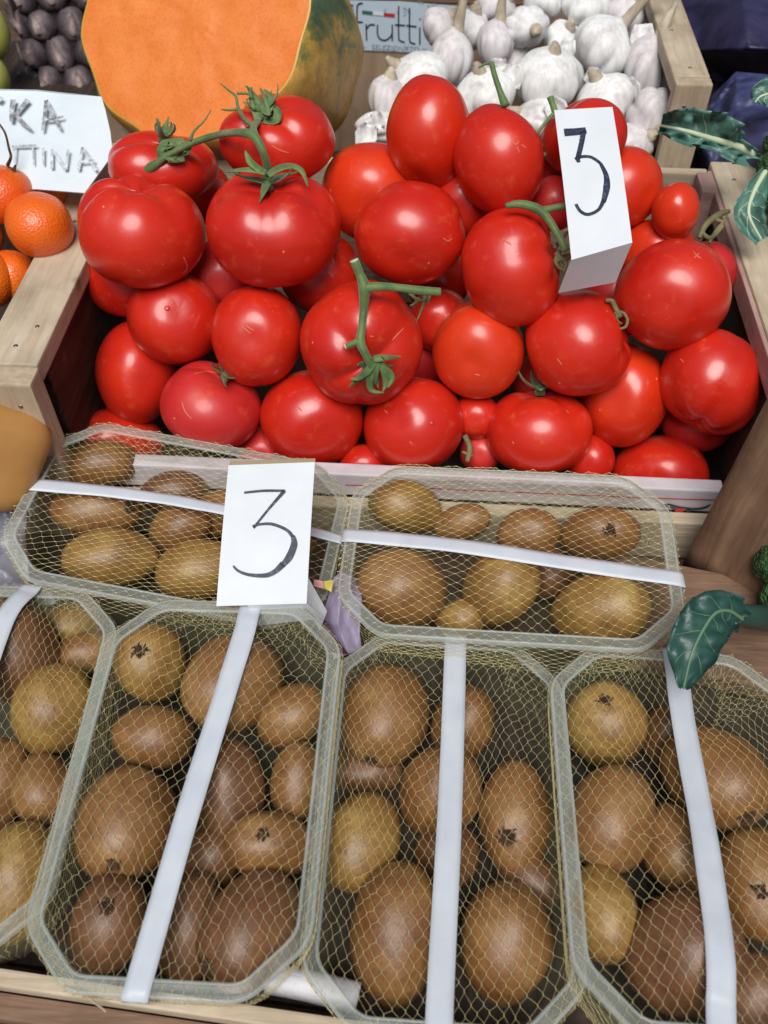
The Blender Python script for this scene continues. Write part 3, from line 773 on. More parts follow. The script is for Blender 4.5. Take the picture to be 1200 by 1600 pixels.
def card_lower():
    dt, db = .486, .462
    TL, TR, BR = at(357, 727, dt), at(492, 722, dt), at(479, 943, db)
    n = quad_plane(TL, TR, BR); BL = at_plane(338, 947, TL, n)
    r = empty('price_card', (BL+BR)/2)
    adopt(put('card_face', *sheet([TL, TR, BR, BL], n, .0006, 6, 12, .0012), 'card_white', smooth=False), r)
    up = [at_plane(358, 717, TL, n)-n*.003, at_plane(492, 713, TL, n)-n*.003, TR-n*.0008, TL-n*.0008]
    adopt(put('top_edge', *sheet(up, quad_plane(up[0], up[1], up[3]), .0006, 2, 2), 'card_edge', smooth=False), r)
    fl = [BL-n*.0002+(BR-BL)*.35, BR-n*.0002, at(506, 966, db+.016), at(400, 978, db+.016)]
    adopt(put('folded_flap', *sheet(fl, quad_plane(fl[0], fl[1], fl[3]), .0005), 'card_white', smooth=False), r)
    fl = [BR-n*.0006, BR-n*.0006+(TR-BR)*.18, at(511, 955, db+.022), at(500, 985, db+.02)]
    adopt(put('folded_flap', *sheet(fl, quad_plane(fl[0], fl[1], fl[3]), .0004, 3, 3), 'card_white', smooth=False), r)
    adopt(put('numeral', *stroke_set(TL, n, [([(382, 771), (412, 768), (446, 768)], [3.5, 4, 4]), ([(445, 768), (420, 797), (397, 826)], [6, 4, 4]), ([(396, 825), (404, 821), (425, 820), (448, 829), (458, 840)], [7, 4, 5, 5, 6]),
        ([(458, 838), (460, 852), (452, 872), (440, 886)], [6, 11, 12, 7]), ([(443, 882), (430, 894), (415, 900), (390, 899), (373, 893), (365, 885)], [11, 8, 7, 5, 4, 3])], .0001), 'ink_dark', smooth=False), r)
    tag(r, 'white price card with a wide figure 3 leaning against the left rear kiwi punnet', 'price card', 'handwritten price cards')
card_lower()

def left_sign():
    TL, TR = at(-70, 137, .60), at(160, 150, .60); BR = at(130, 302, .585)
    n = quad_plane(TL, TR, BR)
    r = empty('sign', (TL+BR)/2)
    Q = lambda x, y, o=0: at_plane(x, y, TL, n)+n*o
    ring = [(-70, 137), (60, 143), (158, 150), (164, 170), (172, 205), (176, 240), (160, 262), (132, 301), (60, 298), (-70, 294)]
    V = [Q(x, y, .0006+.0012*math.sin(x*.03)) for x, y in ring]+[Q(x, y, -.0006+.0012*math.sin(x*.03)) for x, y in ring]; m = len(ring)
    Fc = [tuple(range(m-1, -1, -1)), tuple(range(m, 2*m))]+[(i, (i+1) % m, m+(i+1) % m, m+i) for i in range(m)]
    adopt(put('sign_board', V, Fc, 'sign_white', smooth=False), r)
    adopt(put('lettering', *stroke_set(TL, n, [([(24, 161), (22, 178), (21, 195)], [9, 8, 6]), ([(47, 161), (36, 174), (25, 187)], [9, 7, 5]), ([(27, 184), (38, 196), (52, 208)], [5, 7, 3]),
        ([(75, 162), (73, 185), (69, 209)], [6, 6, 4]), ([(75, 162), (86, 186), (98, 207)], [6, 7, 3]), ([(68, 192), (85, 191), (102, 187)], [4, 5, 3]), ([(-6, 156), (6, 162)], [10, 9])], .0022), 'ink_faded', smooth=False), r)
    adopt(put('lettering', *stroke_set(TL, n, [([(84, 268), (84, 238)], [5, 4]), ([(84, 238), (106, 270)], [4, 5]), ([(106, 270), (109, 238)], [4, 4]), ([(125, 270), (131, 235)], [5, 4]), ([(131, 235), (153, 271)], [5, 5]),
        ([(128, 258), (150, 255)], [4, 4]), ([(70, 236), (71, 262)], [4, 3]), ([(22, 234), (60, 232)], [4, 4]), ([(28, 234), (27, 260)], [3, 2]), ([(54, 234), (56, 262)], [3, 2])], .0022), 'ink_faint', smooth=False), r)
    tag(r, 'white handwritten sign with faded grey letters KA behind the tangerines', 'sign')
left_sign()

# ------------------------------------------------------------------ kiwi punnets
PW, PL, PC = .115, .179, .022
def outline(off, W=PW, L=PL, c=PC, nf=5):
    """octagon with rounded corners, grown by off; counter-clockwise from the far right"""
    W2, L2 = W/2, L/2
    cs = [(W2-c, L2), (W2, L2-c), (W2, -L2+c), (W2-c, -L2), (-W2+c, -L2), (-W2, -L2+c), (-W2, L2-c), (-W2+c, L2)]
    n = len(cs); pts = []; rr = .016
    for i in range(n):
        p = Vector(cs[i]); a_ = (Vector(cs[i-1])-p).normalized(); b_ = (Vector(cs[(i+1) % n])-p).normalized()
        ang = a_.angle(b_); t_ = rr*math.tan((math.pi-ang)/2)
        s_, e_ = p+a_*t_, p+b_*t_
        for k in range(nf+1):
            u = k/nf; pts.append(s_*(1-u)**2+p*2*u*(1-u)+e_*u*u)
    out = []
    m = len(pts)
    for i in range(m):
        tn = (pts[(i+1) % m]-pts[i-1]).normalized(); nr = Vector((-tn.y, tn.x))
        if nr.dot(pts[i]) < 0: nr = -nr
        out.append(pts[i]+nr*off)
    return out
def loft(profile, L=PL, close=False):
    V, Fc = [], []
    for off, z in profile:
        for p in outline(off, L=L): V.append(Vector((p.x, p.y, z)))
    m = len(outline(0)); k = len(profile)
    for j in range(k-1+(1 if close else 0)):
        for i in range(m):
            i2 = (i+1) % m; j2 = (j+1) % k
            Fc.append((j*m+i, j*m+i2, j2*m+i2, j2*m+i))
    return V, Fc, m
def ell_top(S, c, x, y):
    """top height of an ellipsoid (covariance-like S, centre c) over points x,y"""
    S2 = S[:2, :2]; I = np.linalg.inv(S2); s = S[:2, 2]
    dx, dy = x-c[0], y-c[1]
    q = I[0, 0]*dx*dx+2*I[0, 1]*dx*dy+I[1, 1]*dy*dy
    mu = (s@I)[0]*dx+(s@I)[1]*dy; var = S[2, 2]-s@I@s
    z = np.where(q < 1, c[2]+mu+np.sqrt(np.maximum(0, var*(1-q))), -1)
    return z
def kiwi_fn(seed):
    rs = random.Random(seed); ofs = Vector((rs.uniform(0, 50), rs.uniform(0, 50), 0)); e_ = rs.uniform(-.06, .06); fl = rs.uniform(.9, 1)
    def fn(th, phi):
        s, c = math.sin(th), math.cos(th)
        s_ = abs(s)**.93
        p = Vector((s_*math.cos(phi)*fl, s_*math.sin(phi), c*1.2))
        p.x *= 1+e_*c; p.y *= 1+e_*c
        p.z -= .05*math.exp(-(th/.22)**2); p.z += .0
        p *= 1+.06*noise.noise(p*1.25+ofs)+.008*noise.noise(p*3.5+ofs)
        return p
    return fn
NT('kiwi_fuzz').set(base=(.50, .31, .12), rough=.5)
NT('kiwi_fuzz_dark').set(base=(.42, .26, .14), rough=.5)
def fuzz_coat(o, A, P, axw, mt, seed, n=2200):
    """short stiff hairs lying along the fruit"""
    rg = np.random.default_rng(seed); Fc = [tuple(p.vertices) for p in o.data.polygons if len(p.vertices) == 4]
    F_ = np.array(Fc); c_ = np.array(list(P)); axv = np.array(list(axw))
    pick = rg.integers(0, len(F_), n); q = F_[pick]; u = rg.random((n, 1)); v = rg.random((n, 1))
    p = (A[q[:, 0]]*(1-u)+A[q[:, 1]]*u)*(1-v)+(A[q[:, 3]]*(1-u)+A[q[:, 2]]*u)*v
    nr = np.cross(A[q[:, 2]]-A[q[:, 0]], A[q[:, 3]]-A[q[:, 1]]); nr /= np.linalg.norm(nr, axis=1)[:, None]+1e-12
    sg = np.sign((nr*(p-c_)).sum(1))[:, None]; nr *= sg
    tg_ = axv+rg.normal(0, .5, (n, 3)); tg_ -= nr*(tg_*nr).sum(1)[:, None]; tg_ /= np.linalg.norm(tg_, axis=1)[:, None]+1e-9
    ln = rg.uniform(.0007, .0017, (n, 1)); d = tg_*.8+nr*rg.uniform(.15, .9, (n, 1)); sd = np.cross(tg_, nr)*.00005
    V = np.stack([p-sd, p+sd, p+d*ln], 1).reshape(-1, 3)-np.array(list(o.location))
    f = put('fuzz', V.tolist(), [(3*i, 3*i+1, 3*i+2) for i in range(n)], 'kiwi_fuzz_dark' if mt == 'kiwi_dark' else 'kiwi_fuzz', smooth=False, kind='stuff'); f.parent = o
# name, frame (centre, x axis, y axis), extra length, tape line in picture px, kiwis
def frame(c, xa, ya):
    x_ = Vector(xa).normalized(); y_ = Vector(ya); n = x_.cross(y_).normalized(); y_ = n.cross(x_); 
    return Vector((c[0], c[1], c[2]+CZ)), x_, y_, n
B, G, K_ = 'kiwi_brown', 'kiwi_gold', 'kiwi_dark'
PUN = [
 dict(fr=((-.0962, .1685, -.3939), (.999, .001, .038), (-.002, .999, .036)), L=PL, tape=[(386, 948), (370, 1010), (290, 1260), (204, 1553)], tw=(34, 44),
  lab='clear kiwi punnet second from left in the front row, tape slanting from the price card',
  kiwis=[
   (364,1068,79,76,(.5,.3,-.6),B,0,0,'large brown kiwi behind the far end of the slanting tape'),
   (234,1036,56,61,(-.25,.25,.9),G,(219,1021),.0,'golden kiwi with a star scar at the far left of the slanting tape punnet'),
   (198,1285,78,86,(-.2,-.9,.35),B,(173,1352),0,'large kiwi with a blunt lower tip left of the slanting tape'),
   (392,1452,83,88,(-.6,-.6,.4),K_,(322,1507),0,'biggest dark kiwi at the near right end beside the slanting tape'),
   (238,1152,63,49,(.9,-.1,.1),B,0,.002,'kiwi lying crosswise between the star scarred and the blunt tipped ones'),
   (170,1441,58,72,(0,.35,.9),K_,(166,1418),.002,'kiwi showing its round ringed end at the near left beside the tape'),
   (359,1236,55,78,(-.2,.8,.3),K_,0,.006,'upright kiwi right of the tape in the middle of the slanting tape punnet'),
   (456,1118,54,50,(.6,.5,.1),B,0,.008,'reddish kiwi at the far right wall of the slanting tape punnet'),
   (462,1220,40,60,(.1,.9,.1),B,0,.010,'narrow kiwi showing at the right wall, middle of the slanting tape punnet'),
   (420,1320,70,50,(-.3,.3,.8),B,(411,1303),.006,'kiwi with a dark ragged scar right of the tape, above the biggest dark one'),
   (296,1446,56,80,(.1,.9,.1),K_,0,.012,'dark kiwi half behind the slanting tape at its near end'),
   (330,1340,48,50,(.1,.9,.1),K_,0,.02,'deep shaded kiwi under the middle of the slanting tape'),
  ]),
 dict(fr=((.0192, .1690, -.4190), (.999, .003, -.032), (-.005, .999, -.05)), L=.190, tape=[(713, 1012), (705, 1250), (690, 1545), (687, 1640)], tw=(35, 44),
  lab='clear kiwi punnet third from left in the front row, tape running straight down its middle',
  kiwis=[
   (601,1117,70,79,(-.2,-.75,.6),B,(580,1186),0,'large smooth kiwi at the far left of the punnet with the straight tape'),
   (806,1278,58,88,(-.15,-.5,.85),B,(794,1308),0,'kiwi with a rough pale scar right of the straight tape'),
   (620,1457,73,104,(.1,.9,.25),B,0,0,'tallest kiwi at the near left of the punnet with the straight tape'),
   (792,1472,73,89,(.2,.85,.3),B,0,0,'big kiwi at the near right of the punnet with the straight tape'),
   (688,1237,65,68,(.3,.5,.6),B,0,.002,'kiwi under the straight tape at its middle'),
   (564,1315,63,74,(-.2,-.8,.3),G,0,.002,'greenish kiwi at the left wall, middle of the punnet with the straight tape'),
   (722,1130,50,58,(.3,.8,.3),B,0,.008,'kiwi half hidden by the far end of the straight tape'),
   (570,1206,60,36,(.9,0,.1),K_,0,.014,'shaded kiwi crosswise between the large smooth and the greenish one'),
   (828,1376,50,44,(.6,-.5,.2),K_,0,.01,'dark kiwi below the scarred one at the right wall'),
   (697,1340,52,54,(.1,.6,.5),K_,0,.018,'deep shaded kiwi behind the middle of the straight tape'),
  ]),
 dict(fr=((.1305, .1647, -.4019), (1, -.005, -.02), (.003, .996, -.084)), L=PL, tape=[(1062, 1035), (1075, 1130), (1103, 1290), (1127, 1480), (1132, 1560)], tw=(36, 46),
  lab='clear kiwi punnet rightmost in the front row under the drooping dark leaf',
  kiwis=[
   (947,1131,63,66,(0,.5,.85),G,(949,1095),0,'kiwi with a dark sunken scar at the far left of the rightmost punnet'),
   (1117,1214,83,80,(.55,-.7,.4),B,(1168,1277),0,'large kiwi under the tape below the drooping dark leaf'),
   (955,1279,69,82,(-.5,-.7,.3),B,0,0,'big kiwi at the left wall, middle of the rightmost punnet'),
   (1067,1487,96,90,(.8,.3,.3),K_,0,0,'very large dark kiwi at the near end of the rightmost punnet'),
   (1186,1380,66,84,(0,-.3,.9),B,(1187,1396),.0,'kiwi with a ragged face at the right edge of the photo'),
   (943,1426,54,72,(.1,-.8,.3),G,0,.006,'yellowish kiwi at the left wall, near end of the rightmost punnet'),
   (1052,1326,52,68,(.3,-.8,.3),B,0,.008,'pale kiwi squeezed left of the tape in the rightmost punnet'),
   (1172,1560,62,66,(.4,.5,.5),K_,0,.008,'kiwi with a tattered end at the near right corner of the rightmost punnet'),
   (1044,1150,44,46,(.1,.6,.5),K_,0,.018,'deep shaded kiwi at the far end of the rightmost punnet'),
  ]),
 dict(fr=((-.2142, .1796, -.4058), (.999, .035, -.019), (-.034, .999, .026)), L=PL, tape=[(38, 918), (0, 985), (-60, 1150), (-130, 1400)], tw=(32, 40),
  lab='clear kiwi punnet leftmost in the front row, cut off by the edge of the photo',
  kiwis=[
   (83,1109,63,72,(.1,.4,.8),G,0,0,'yellow golden kiwi in the middle of the leftmost punnet'),
   (24,1378,66,90,(.1,.8,.3),G,0,0,'greenish kiwi at the near end of the leftmost punnet'),
   (30,1020,66,86,(-.5,.7,.3),K_,0,.0,'long brown kiwi at the far end of the leftmost punnet'),
   (70,1232,50,54,(.2,-.6,.5),B,0,.005,'small reddish kiwi below the yellow golden one'),
   (-2,1226,42,72,(.1,.8,.3),B,0,.008,'kiwi cut by the left photo edge in the leftmost punnet'),
   (136,1022,46,36,(.8,.4,.3),B,0,.012,'kiwi low at the right wall of the leftmost punnet'),
   (112,978,50,36,(.8,.2,.1),G,0,.016,'greenish kiwi against the far wall of the leftmost punnet'),
  ]),
 dict(fr=((.0508, .3114, -.4005), (-.031, -1.0, -.003), (.999, -.032, .035)), L=PL, tape=[(548, 826), (700, 842), (900, 872), (1060, 893)], tw=(26, 30),
  lab='clear kiwi punnet lying crosswise behind the front row at the right, tape slanting along it',
  kiwis=[
   (627,922,71,64,(-.3,.3,.7),B,0,0,'round kiwi at the near left of the right crosswise punnet'),
   (783,914,61,64,(.6,.6,.3),G,0,0,'tilted kiwi in the near middle of the right crosswise punnet'),
   (938,952,77,58,(.7,.2,.4),G,0,0,'wide kiwi at the near right of the right crosswise punnet'),
   (938,834,62,42,(.1,.35,.8),B,(955,826),0,'kiwi with a dark eye at the far right of the right crosswise punnet'),
   (826,834,50,40,(.1,.8,.3),B,0,.002,'kiwi behind the tape in the far middle of the right crosswise punnet'),
   (633,792,58,42,(-.5,.5,.5),G,0,.002,'greenish kiwi at the far left of the right crosswise punnet'),
   (722,816,44,30,(.4,.5,.3),B,0,.01,'small kiwi between the greenish and the middle ones above the tape'),
   (720,968,38,32,(.2,.2,.8),G,0,.014,'small yellow kiwi low at the near wall of the right crosswise punnet'),
   (858,896,38,40,(.2,.2,.8),K_,0,.018,'deep shaded kiwi below the tape in the right crosswise punnet'),
  ]),
 dict(fr=((-.1370, .3259, -.4029), (-.090, -.9959, -.005), (.989, -.090, -.11)), L=PL, tape=[(46, 746), (150, 753), (260, 766), (352, 783), (430, 802), (512, 826)], tw=(26, 16),
  lab='clear kiwi punnet lying crosswise behind the front row at the left, behind the price card',
  kiwis=[
   (174,872,74,48,(.9,.1,.1),G,0,0,'large golden kiwi at the near left of the left crosswise punnet'),
   (308,890,64,48,(.8,.3,.3),G,0,0,'golden kiwi left of the lower price card edge'),
   (151,797,70,41,(.9,-.1,.3),B,(200,792),0,'kiwi lying lengthwise below the tape at the left end'),
   (155,726,58,38,(.7,.3,.3),B,0,.002,'kiwi above the tape at the far left corner of the left crosswise punnet'),
   (282,826,48,42,(.3,.6,.3),B,0,.008,'reddish kiwi in the middle of the left crosswise punnet'),
   (272,768,52,34,(.7,.3,.3),K_,0,.01,'kiwi behind the tape, far middle of the left crosswise punnet'),
   (345,803,42,38,(.3,.6,.3),B,0,.012,'kiwi just left of the lower price card, below the tape'),
   (440,850,56,48,(.3,.6,.3),B,0,.004,'kiwi behind the lower price card'),
  ]),
]
def build_punnet(pi, D):
    O, ax, ay, an = frame(*D['fr']); L = D['L']
    def w(p): return O+ax*p[0]+ay*p[1]+an*p[2]
    Mb = np.array([list(ax), list(ay), list(an)])        # world->local rows
    # settle kiwis first
    plc = []; items = []
    for k in D['kiwis']:
        px, py, rx, ry = k[:4]; P = at_plane(px, py, O-an*.020, an); d = (P-CC).dot(CF)
        items.append((px, py, (rx+ry)/2*.95, d+k[7]))
    ds = settle(items, plc, .80)
    ells = []; kob = []
    for k, d in zip(D['kiwis'], ds):
        px, py, rx, ry, axd, mt, tip, dd, lab = k
        P = at(px, py, d); s = d/FPX; fn = kiwi_fn(int(px*3+py*11))
        V, Fc = unit_surface(fn, 40, 26)
        rt = min(rx, ry)*s*.98
        A, loc, axw = fit_shape(V, rx*s, ry*s, rt, P, axd)
        # keep inside the tray
        La = (A-np.array(list(O)))@Mb.T
        o = centre(put('kiwi', [Vector(v) for v in A.tolist()], Fc, mt)); kob.append(o)
        tag(o, lab, 'kiwi', 'kiwis in netted punnets')
        fuzz_coat(o, A, P, axw, mt, int(px+py*7))
        c = La.mean(0); S = np.cov((La-c).T)*3.0
        ells.append((S, c, La))
        if tip:
            rr = ray(*tip); t_ = (CC-P).normalized(); rn = rr
            best = min(A.tolist(), key=lambda v: ((Vector(v)-CC)-rn*((Vector(v)-CC).dot(CF))).length+(0 if (Vector(v)-P).dot(t_) > 0 else 9))
            bp = Vector(best); nn = ((bp-P).normalized()+t_*.25).normalized(); rs = random.Random(px)
            q0 = rs.uniform(.75, 1.15)
            parts = [tube([bp-nn*.0012, bp+nn*.0004, bp+nn*.0008], [.0034*q0, .0027*q0, .0014*q0], 12)]
            s1 = nn.orthogonal().normalized(); s2_ = nn.cross(s1)
            for q in range(26):
                a_ = rs.uniform(0, 6.28); dv = s1*math.cos(a_)+s2_*math.sin(a_); tv_ = nn.cross(dv)*rs.uniform(-1, 1); ln = rs.uniform(.0010, .0034)*q0; r0 = rs.uniform(.0006, .0026)*q0
                lift = rs.uniform(0, .0012)
                b0 = bp+dv*r0+nn*.0004
                parts.append(tube([b0, b0+(dv+tv_)*ln*.5+nn*lift, b0+(dv*.8+tv_*1.4)*ln+nn*(lift*.6-.0003)], [.0007*q0, .0005, .0002], 5))
            adopt(put('blossom_end', *join(parts), 'kiwi_tip_dry'), o)
    # tray
    r = empty('kiwi_punnet', O-an*.058)
    V, Fc, m = loft([(-.0145, -.056), (-.0125, -.0585), (-.0110, -.056), (-.0085, -.035), (-.0062, -.012), (-.0046, -.003), (-.0040, .0002)], L)
    V2, F2 = [Vector((p.x, p.y, -.0562)) for p in outline(-.0145, L=L)], []
    Fc.append(tuple(range(m)))
    adopt(put('tray', [w(v) for v in V], Fc, 'clear_plastic'), r)
    V, Fc, m = loft([(-.0040, .0004), (-.0030, .0013), (-.0020, .0006), (.0010, .0006), (.0024, .0002), (.0030, -.0010), (.0030, -.0030)], L)
    adopt(put('rim', [w(v) for v in V], Fc, 'clear_plastic_rim'), r)
    V, Fc, m = loft([(-.0037, .0010), (-.0031, .0017), (-.0025, .0010)], L)
    V_, F_, m = loft([(.0019, .0008), (.0026, .0011), (.0032, .0002), (.0033, -.0018)], L)
    V, Fc = join([(V, Fc), (V_, F_)])
    adopt(put('rim_bead', [w(v) for v in V], Fc, 'clear_plastic_bead'), r)
    # net height field, stretched over the rim and the fruit
    nx, ny = 60, 92; hx, hy = PW/2+.004, L/2+.004
    gx = np.linspace(-hx, hx, nx); gy = np.linspace(-hy, hy, ny); GX, GY = np.meshgrid(gx, gy, indexing='ij')
    ob = np.full((nx, ny), -1.0)
    for S, c, La in ells:
        ii = np.clip(np.rint((La[:, 0]+hx)/(2*hx)*(nx-1)).astype(int), 0, nx-1); jj = np.clip(np.rint((La[:, 1]+hy)/(2*hy)*(ny-1)).astype(int), 0, ny-1)
        np.maximum.at(ob, (ii, jj), La[:, 2]+.0006)
    o2 = ob.copy()
    for di in (-1, 0, 1):
        for dj in (-1, 0, 1): o2 = np.maximum(o2, np.roll(np.roll(ob, di, 0), dj, 1))
    ob = o2
    ol = [Vector((p.x, p.y)) for p in outline(.003, L=L)]; mo = len(ol)
    onp = np.array([[p.x, p.y] for p in ol])
    def inside_dist(x, y):
        """signed distance to rim outline (positive inside) and the nearest rim point"""
        P = np.array([x, y]); Aa = onp; Bb = np.roll(onp, -1, 0); dv = Bb-Aa
        t_ = np.clip(((P-Aa)*dv).sum(1)/(dv*dv).sum(1), 0, 1); Qp = Aa+dv*t_[:, None]; dist = np.hypot(*(P-Qp).T); i = dist.argmin()
        nr = np.array([dv[i][1], -dv[i][0]]); 
        if nr@Qp[i] < 0: nr = -nr
        sg = -1 if (P-Qp[i])@nr > 0 else 1
        return sg*dist[i], Qp[i], nr/np.hypot(*nr)
    inside = np.zeros((nx, ny), bool)
    for i in range(nx):
        for j in range(ny): inside[i, j] = inside_dist(gx[i], gy[j])[0] > .0
    H = np.full((nx, ny), .0016); ob = np.where(inside, ob, -1); ob = np.minimum(ob, .035)
    for _ in range(260):
        Av = H.copy(); Av[1:-1, 1:-1] = (H[2:, 1:-1]+H[:-2, 1:-1]+H[1:-1, 2:]+H[1:-1, :-2])/4
        Av = np.maximum(Av-.000012, ob); H = np.where(inside, Av, .0016)
    def hgt(x, y):
        fx = min(max((x+hx)/(2*hx)*(nx-1), 0), nx-1.001); fy = min(max((y+hy)/(2*hy)*(ny-1), 0), ny-1.001); i, j = int(fx), int(fy); u, v = fx-i, fy-j
        return (H[i, j]*(1-u)+H[i+1, j]*u)*(1-v)+(H[i, j+1]*(1-u)+H[i+1, j+1]*u)*v
    def drape(x, y, lift=.0):
        sd_, Q, nr = inside_dist(x, y)
        if sd_ >= 0: return Vector((x, y, hgt(x, y)+lift))
        e_ = -sd_; p = Q+nr*(.0012+lift)
        ins = max(0, e_-.004)*.16
        return Vector((p[0]-nr[0]*ins, p[1]-nr[1]*ins, .0012-max(0, e_-.001)))
    # diamond mesh
    rs = random.Random(pi*5+1); parts_v = []; parts_f = []
    cu, cv = .0050, .0082                    # diamond half spacing across / along
    ph1, ph2, ph3 = rs.uniform(0, 6), rs.uniform(0, 6), rs.uniform(0, 6)
    def node(i, j):
        u = i*cu*.5; v = j*cv*.5*1.0
        x = u*(1+.13*math.sin(v*32+ph1)+.06*math.sin(u*60+ph3))+.0036*math.sin(v*26+ph2)+.0010*math.sin(v*85+u*60+ph1)+.0016*noise.noise(Vector((u*90, v*60, pi)))
        y = v+.0042*math.sin(u*48+ph2)+.0020*math.sin(u*130+v*30+ph3)+.0022*noise.noise(Vector((u*70, v*70, pi+9)))
        return x, y
    ni = int((PW/2+.030)/(cu*.5)); nj = int((L/2+.030)/(cv*.5))
    NP = {}
    for i in range(-ni, ni+1):
        for j in range(-nj, nj+1):
            if (i+j) % 2: continue
            x, y = node(i, j); x += rs.gauss(0, .00018); y += rs.gauss(0, .0003); NP[(i, j)] = (x, y)
    cache = {k_: w(drape(*p)) for k_, p in NP.items()}
    def seg(a_, b_, ra, rb):
        dv = (b_-a_)
        if dv.length < 1e-6: return
        dv = dv.normalized(); s1 = dv.cross(an)
        s1 = s1.normalized() if s1.length > .05 else dv.orthogonal().normalized(); s2_ = s1.cross(dv)
        o = len(parts_v)
        for P_, rr in ((a_, ra), (b_, rb)):
            for q in range(3):
                an_ = 2.094*q+1.57; parts_v.append(P_+(s1*math.cos(an_)+s2_*math.sin(an_))*rr)
        for q in range(3): parts_f.append((o+q, o+(q+1) % 3, o+3+(q+1) % 3, o+3+q))
    for (i, j), P_ in cache.items():
        up = cache.get((i, j+2)); kn = .0005
        vdir = (up-P_).normalized() if up is not None else ay
        a_, b_ = P_-vdir*kn, P_+vdir*kn
        seg(a_, b_, .00018, .00018)
        for di in (-1, 1):
            q = cache.get((i+di, j+1))
            if q is not None:
                u2 = cache.get((i+di, j+3)); vd = (u2-q).normalized() if u2 is not None else vdir
                e_ = q-vd*kn; mid_ = (NP[(i, j)][0]+NP[(i+di, j+1)][0])/2, (NP[(i, j)][1]+NP[(i+di, j+1)][1])/2
                seg(b_, e_, .000064, .000064)
    adopt(put('net', parts_v, parts_f, 'net_yellow', smooth=False), r)
    # tape
    tp = [at_plane(x, y, O+an*.008, an) for x, y in D['tape']]
    loc2 = [((p-O).dot(ax), (p-O).dot(ay)) for p in tp]
    a0 = Vector(loc2[0]); a1 = Vector(loc2[-1])
    pathp = smooth_path([Vector((*q, 0)) for q in loc2], 14)
    # run over both ends and down the wall
    d0 = (pathp[0]-pathp[1]).normalized(); d1 = (pathp[-1]-pathp[-2]).normalized()
    ext0 = [pathp[0]+d0*(.002*k) for k in range(12, 0, -1)]; ext1 = [pathp[-1]+d1*(.002*k) for k in range(1, 13)]
    full = ext0+pathp+ext1
    N_ = len(full); ws = []; PV = []; PF = []
    hs = []
    dd = (tp[0]-CC).dot(CF), (tp[-1]-CC).dot(CF)
    w0, w1 = D['tw'][0]*dd[0]/FPX, D['tw'][1]*dd[1]/FPX
    tl = []
    for i, p in enumerate(full):
        q = drape(p.x, p.y, .0006); tl.append([p, q])
    # taut: the tape bridges the hollows
    zz = np.array([q.z for _, q in tl]); ins_ = np.array([inside_dist(p.x, p.y)[0] > 0 for p, _ in tl])
    zt = zz.copy()
    for _ in range(400):
        av = zt.copy(); av[1:-1] = (zt[2:]+zt[:-2])/2; zt = np.where(ins_, np.maximum(av, zz), zz)
    for i, (p, q) in enumerate(tl):
        t0 = full[max(i-1, 0)]; t1 = full[min(i+1, N_-1)]; tn = (t1-t0).normalized(); sdv = Vector((tn.y, -tn.x, 0)); u = i/(N_-1); hw = (w0+(w1-w0)*u)/2
        for k in (-1, -.5, 0, .5, 1):
            if ins_[i]: v = Vector((p.x+sdv.x*k*hw, p.y+sdv.y*k*hw, 0)); v.z = zt[i]+.0003*(1-k*k)+.0002*math.sin(i*.5+k)
            else: v = drape(p.x+sdv.x*k*hw, p.y+sdv.y*k*hw, .0007); 
            tv = w(v); PV.append(tv)
    for i in range(N_-1):
        for k in range(4):
            a_ = i*5+k; PF.append((a_, a_+5, a_+6, a_+1))
    # thickness: second layer
    m_ = len(PV); PV += [v-an*.00025 for v in PV]; PF += [tuple(x_+m_ for x_ in f[::-1]) for f in PF]
    for i in range(N_-1): PF.append((i*5, i*5+m_, (i+1)*5+m_, (i+1)*5)); PF.append((i*5+4, (i+1)*5+4, (i+1)*5+4+m_, i*5+4+m_))
    adopt(put('tape', PV, PF, 'tape_white'), r)
    tag(r, D['lab'], 'punnet', 'netted kiwi punnets')
    return r
for pi, D in enumerate(PUN): build_punnet(pi, D)

# ------------------------------------------------------------------ garlic
t = NT('garlic_skin').set(rough=.5, spec=.4, sss=.15, sssr=(1, .8, .7), ssss=.004)
co = t.coord(); st = t.coord(scale=(1, 1, .12))
c = t.ramp(t.noise(co, 35, 4, .6), [(.3, (.60, .57, .56)), (.46, (.83, .84, .82)), (.8, (.90, .91, .89))])
vein = t.ramp(t.noise(st, 260, 3, .6), [(.3, (.80, .76, .78)), (.6, (1, 1, 1))])
t.col(t.mix(1.0, c, vein, 'MULTIPLY')).bump(t.noise(st, 400, 3), .4, .001)
t = NT('garlic_stem').set(rough=.8)
co = t.coord(scale=(1, 1, .2)); t.col(t.ramp(t.noise(co, 150, 4), [(.3, (.30, .24, .17)), (.7, (.62, .55, .42))])).bump(t.noise(co, 400, 3), .5, .001)
t = NT('garlic_lilac').set(rough=.55, sss=.1, ssss=.004)
co = t.coord(); st = t.coord(scale=(1, 1, .12))
t.col(t.mix(1.0, t.ramp(t.noise(co, 30, 4), [(.3, (.60, .56, .57)), (.7, (.80, .79, .78))]), t.ramp(t.noise(st, 240, 3), [(.3, (.8, .74, .78)), (.6, (1, 1, 1))]), 'MULTIPLY')).bump(t.noise(st, 400, 3), .4, .001)
GA, GB = (.66, .118), (.82, .160)
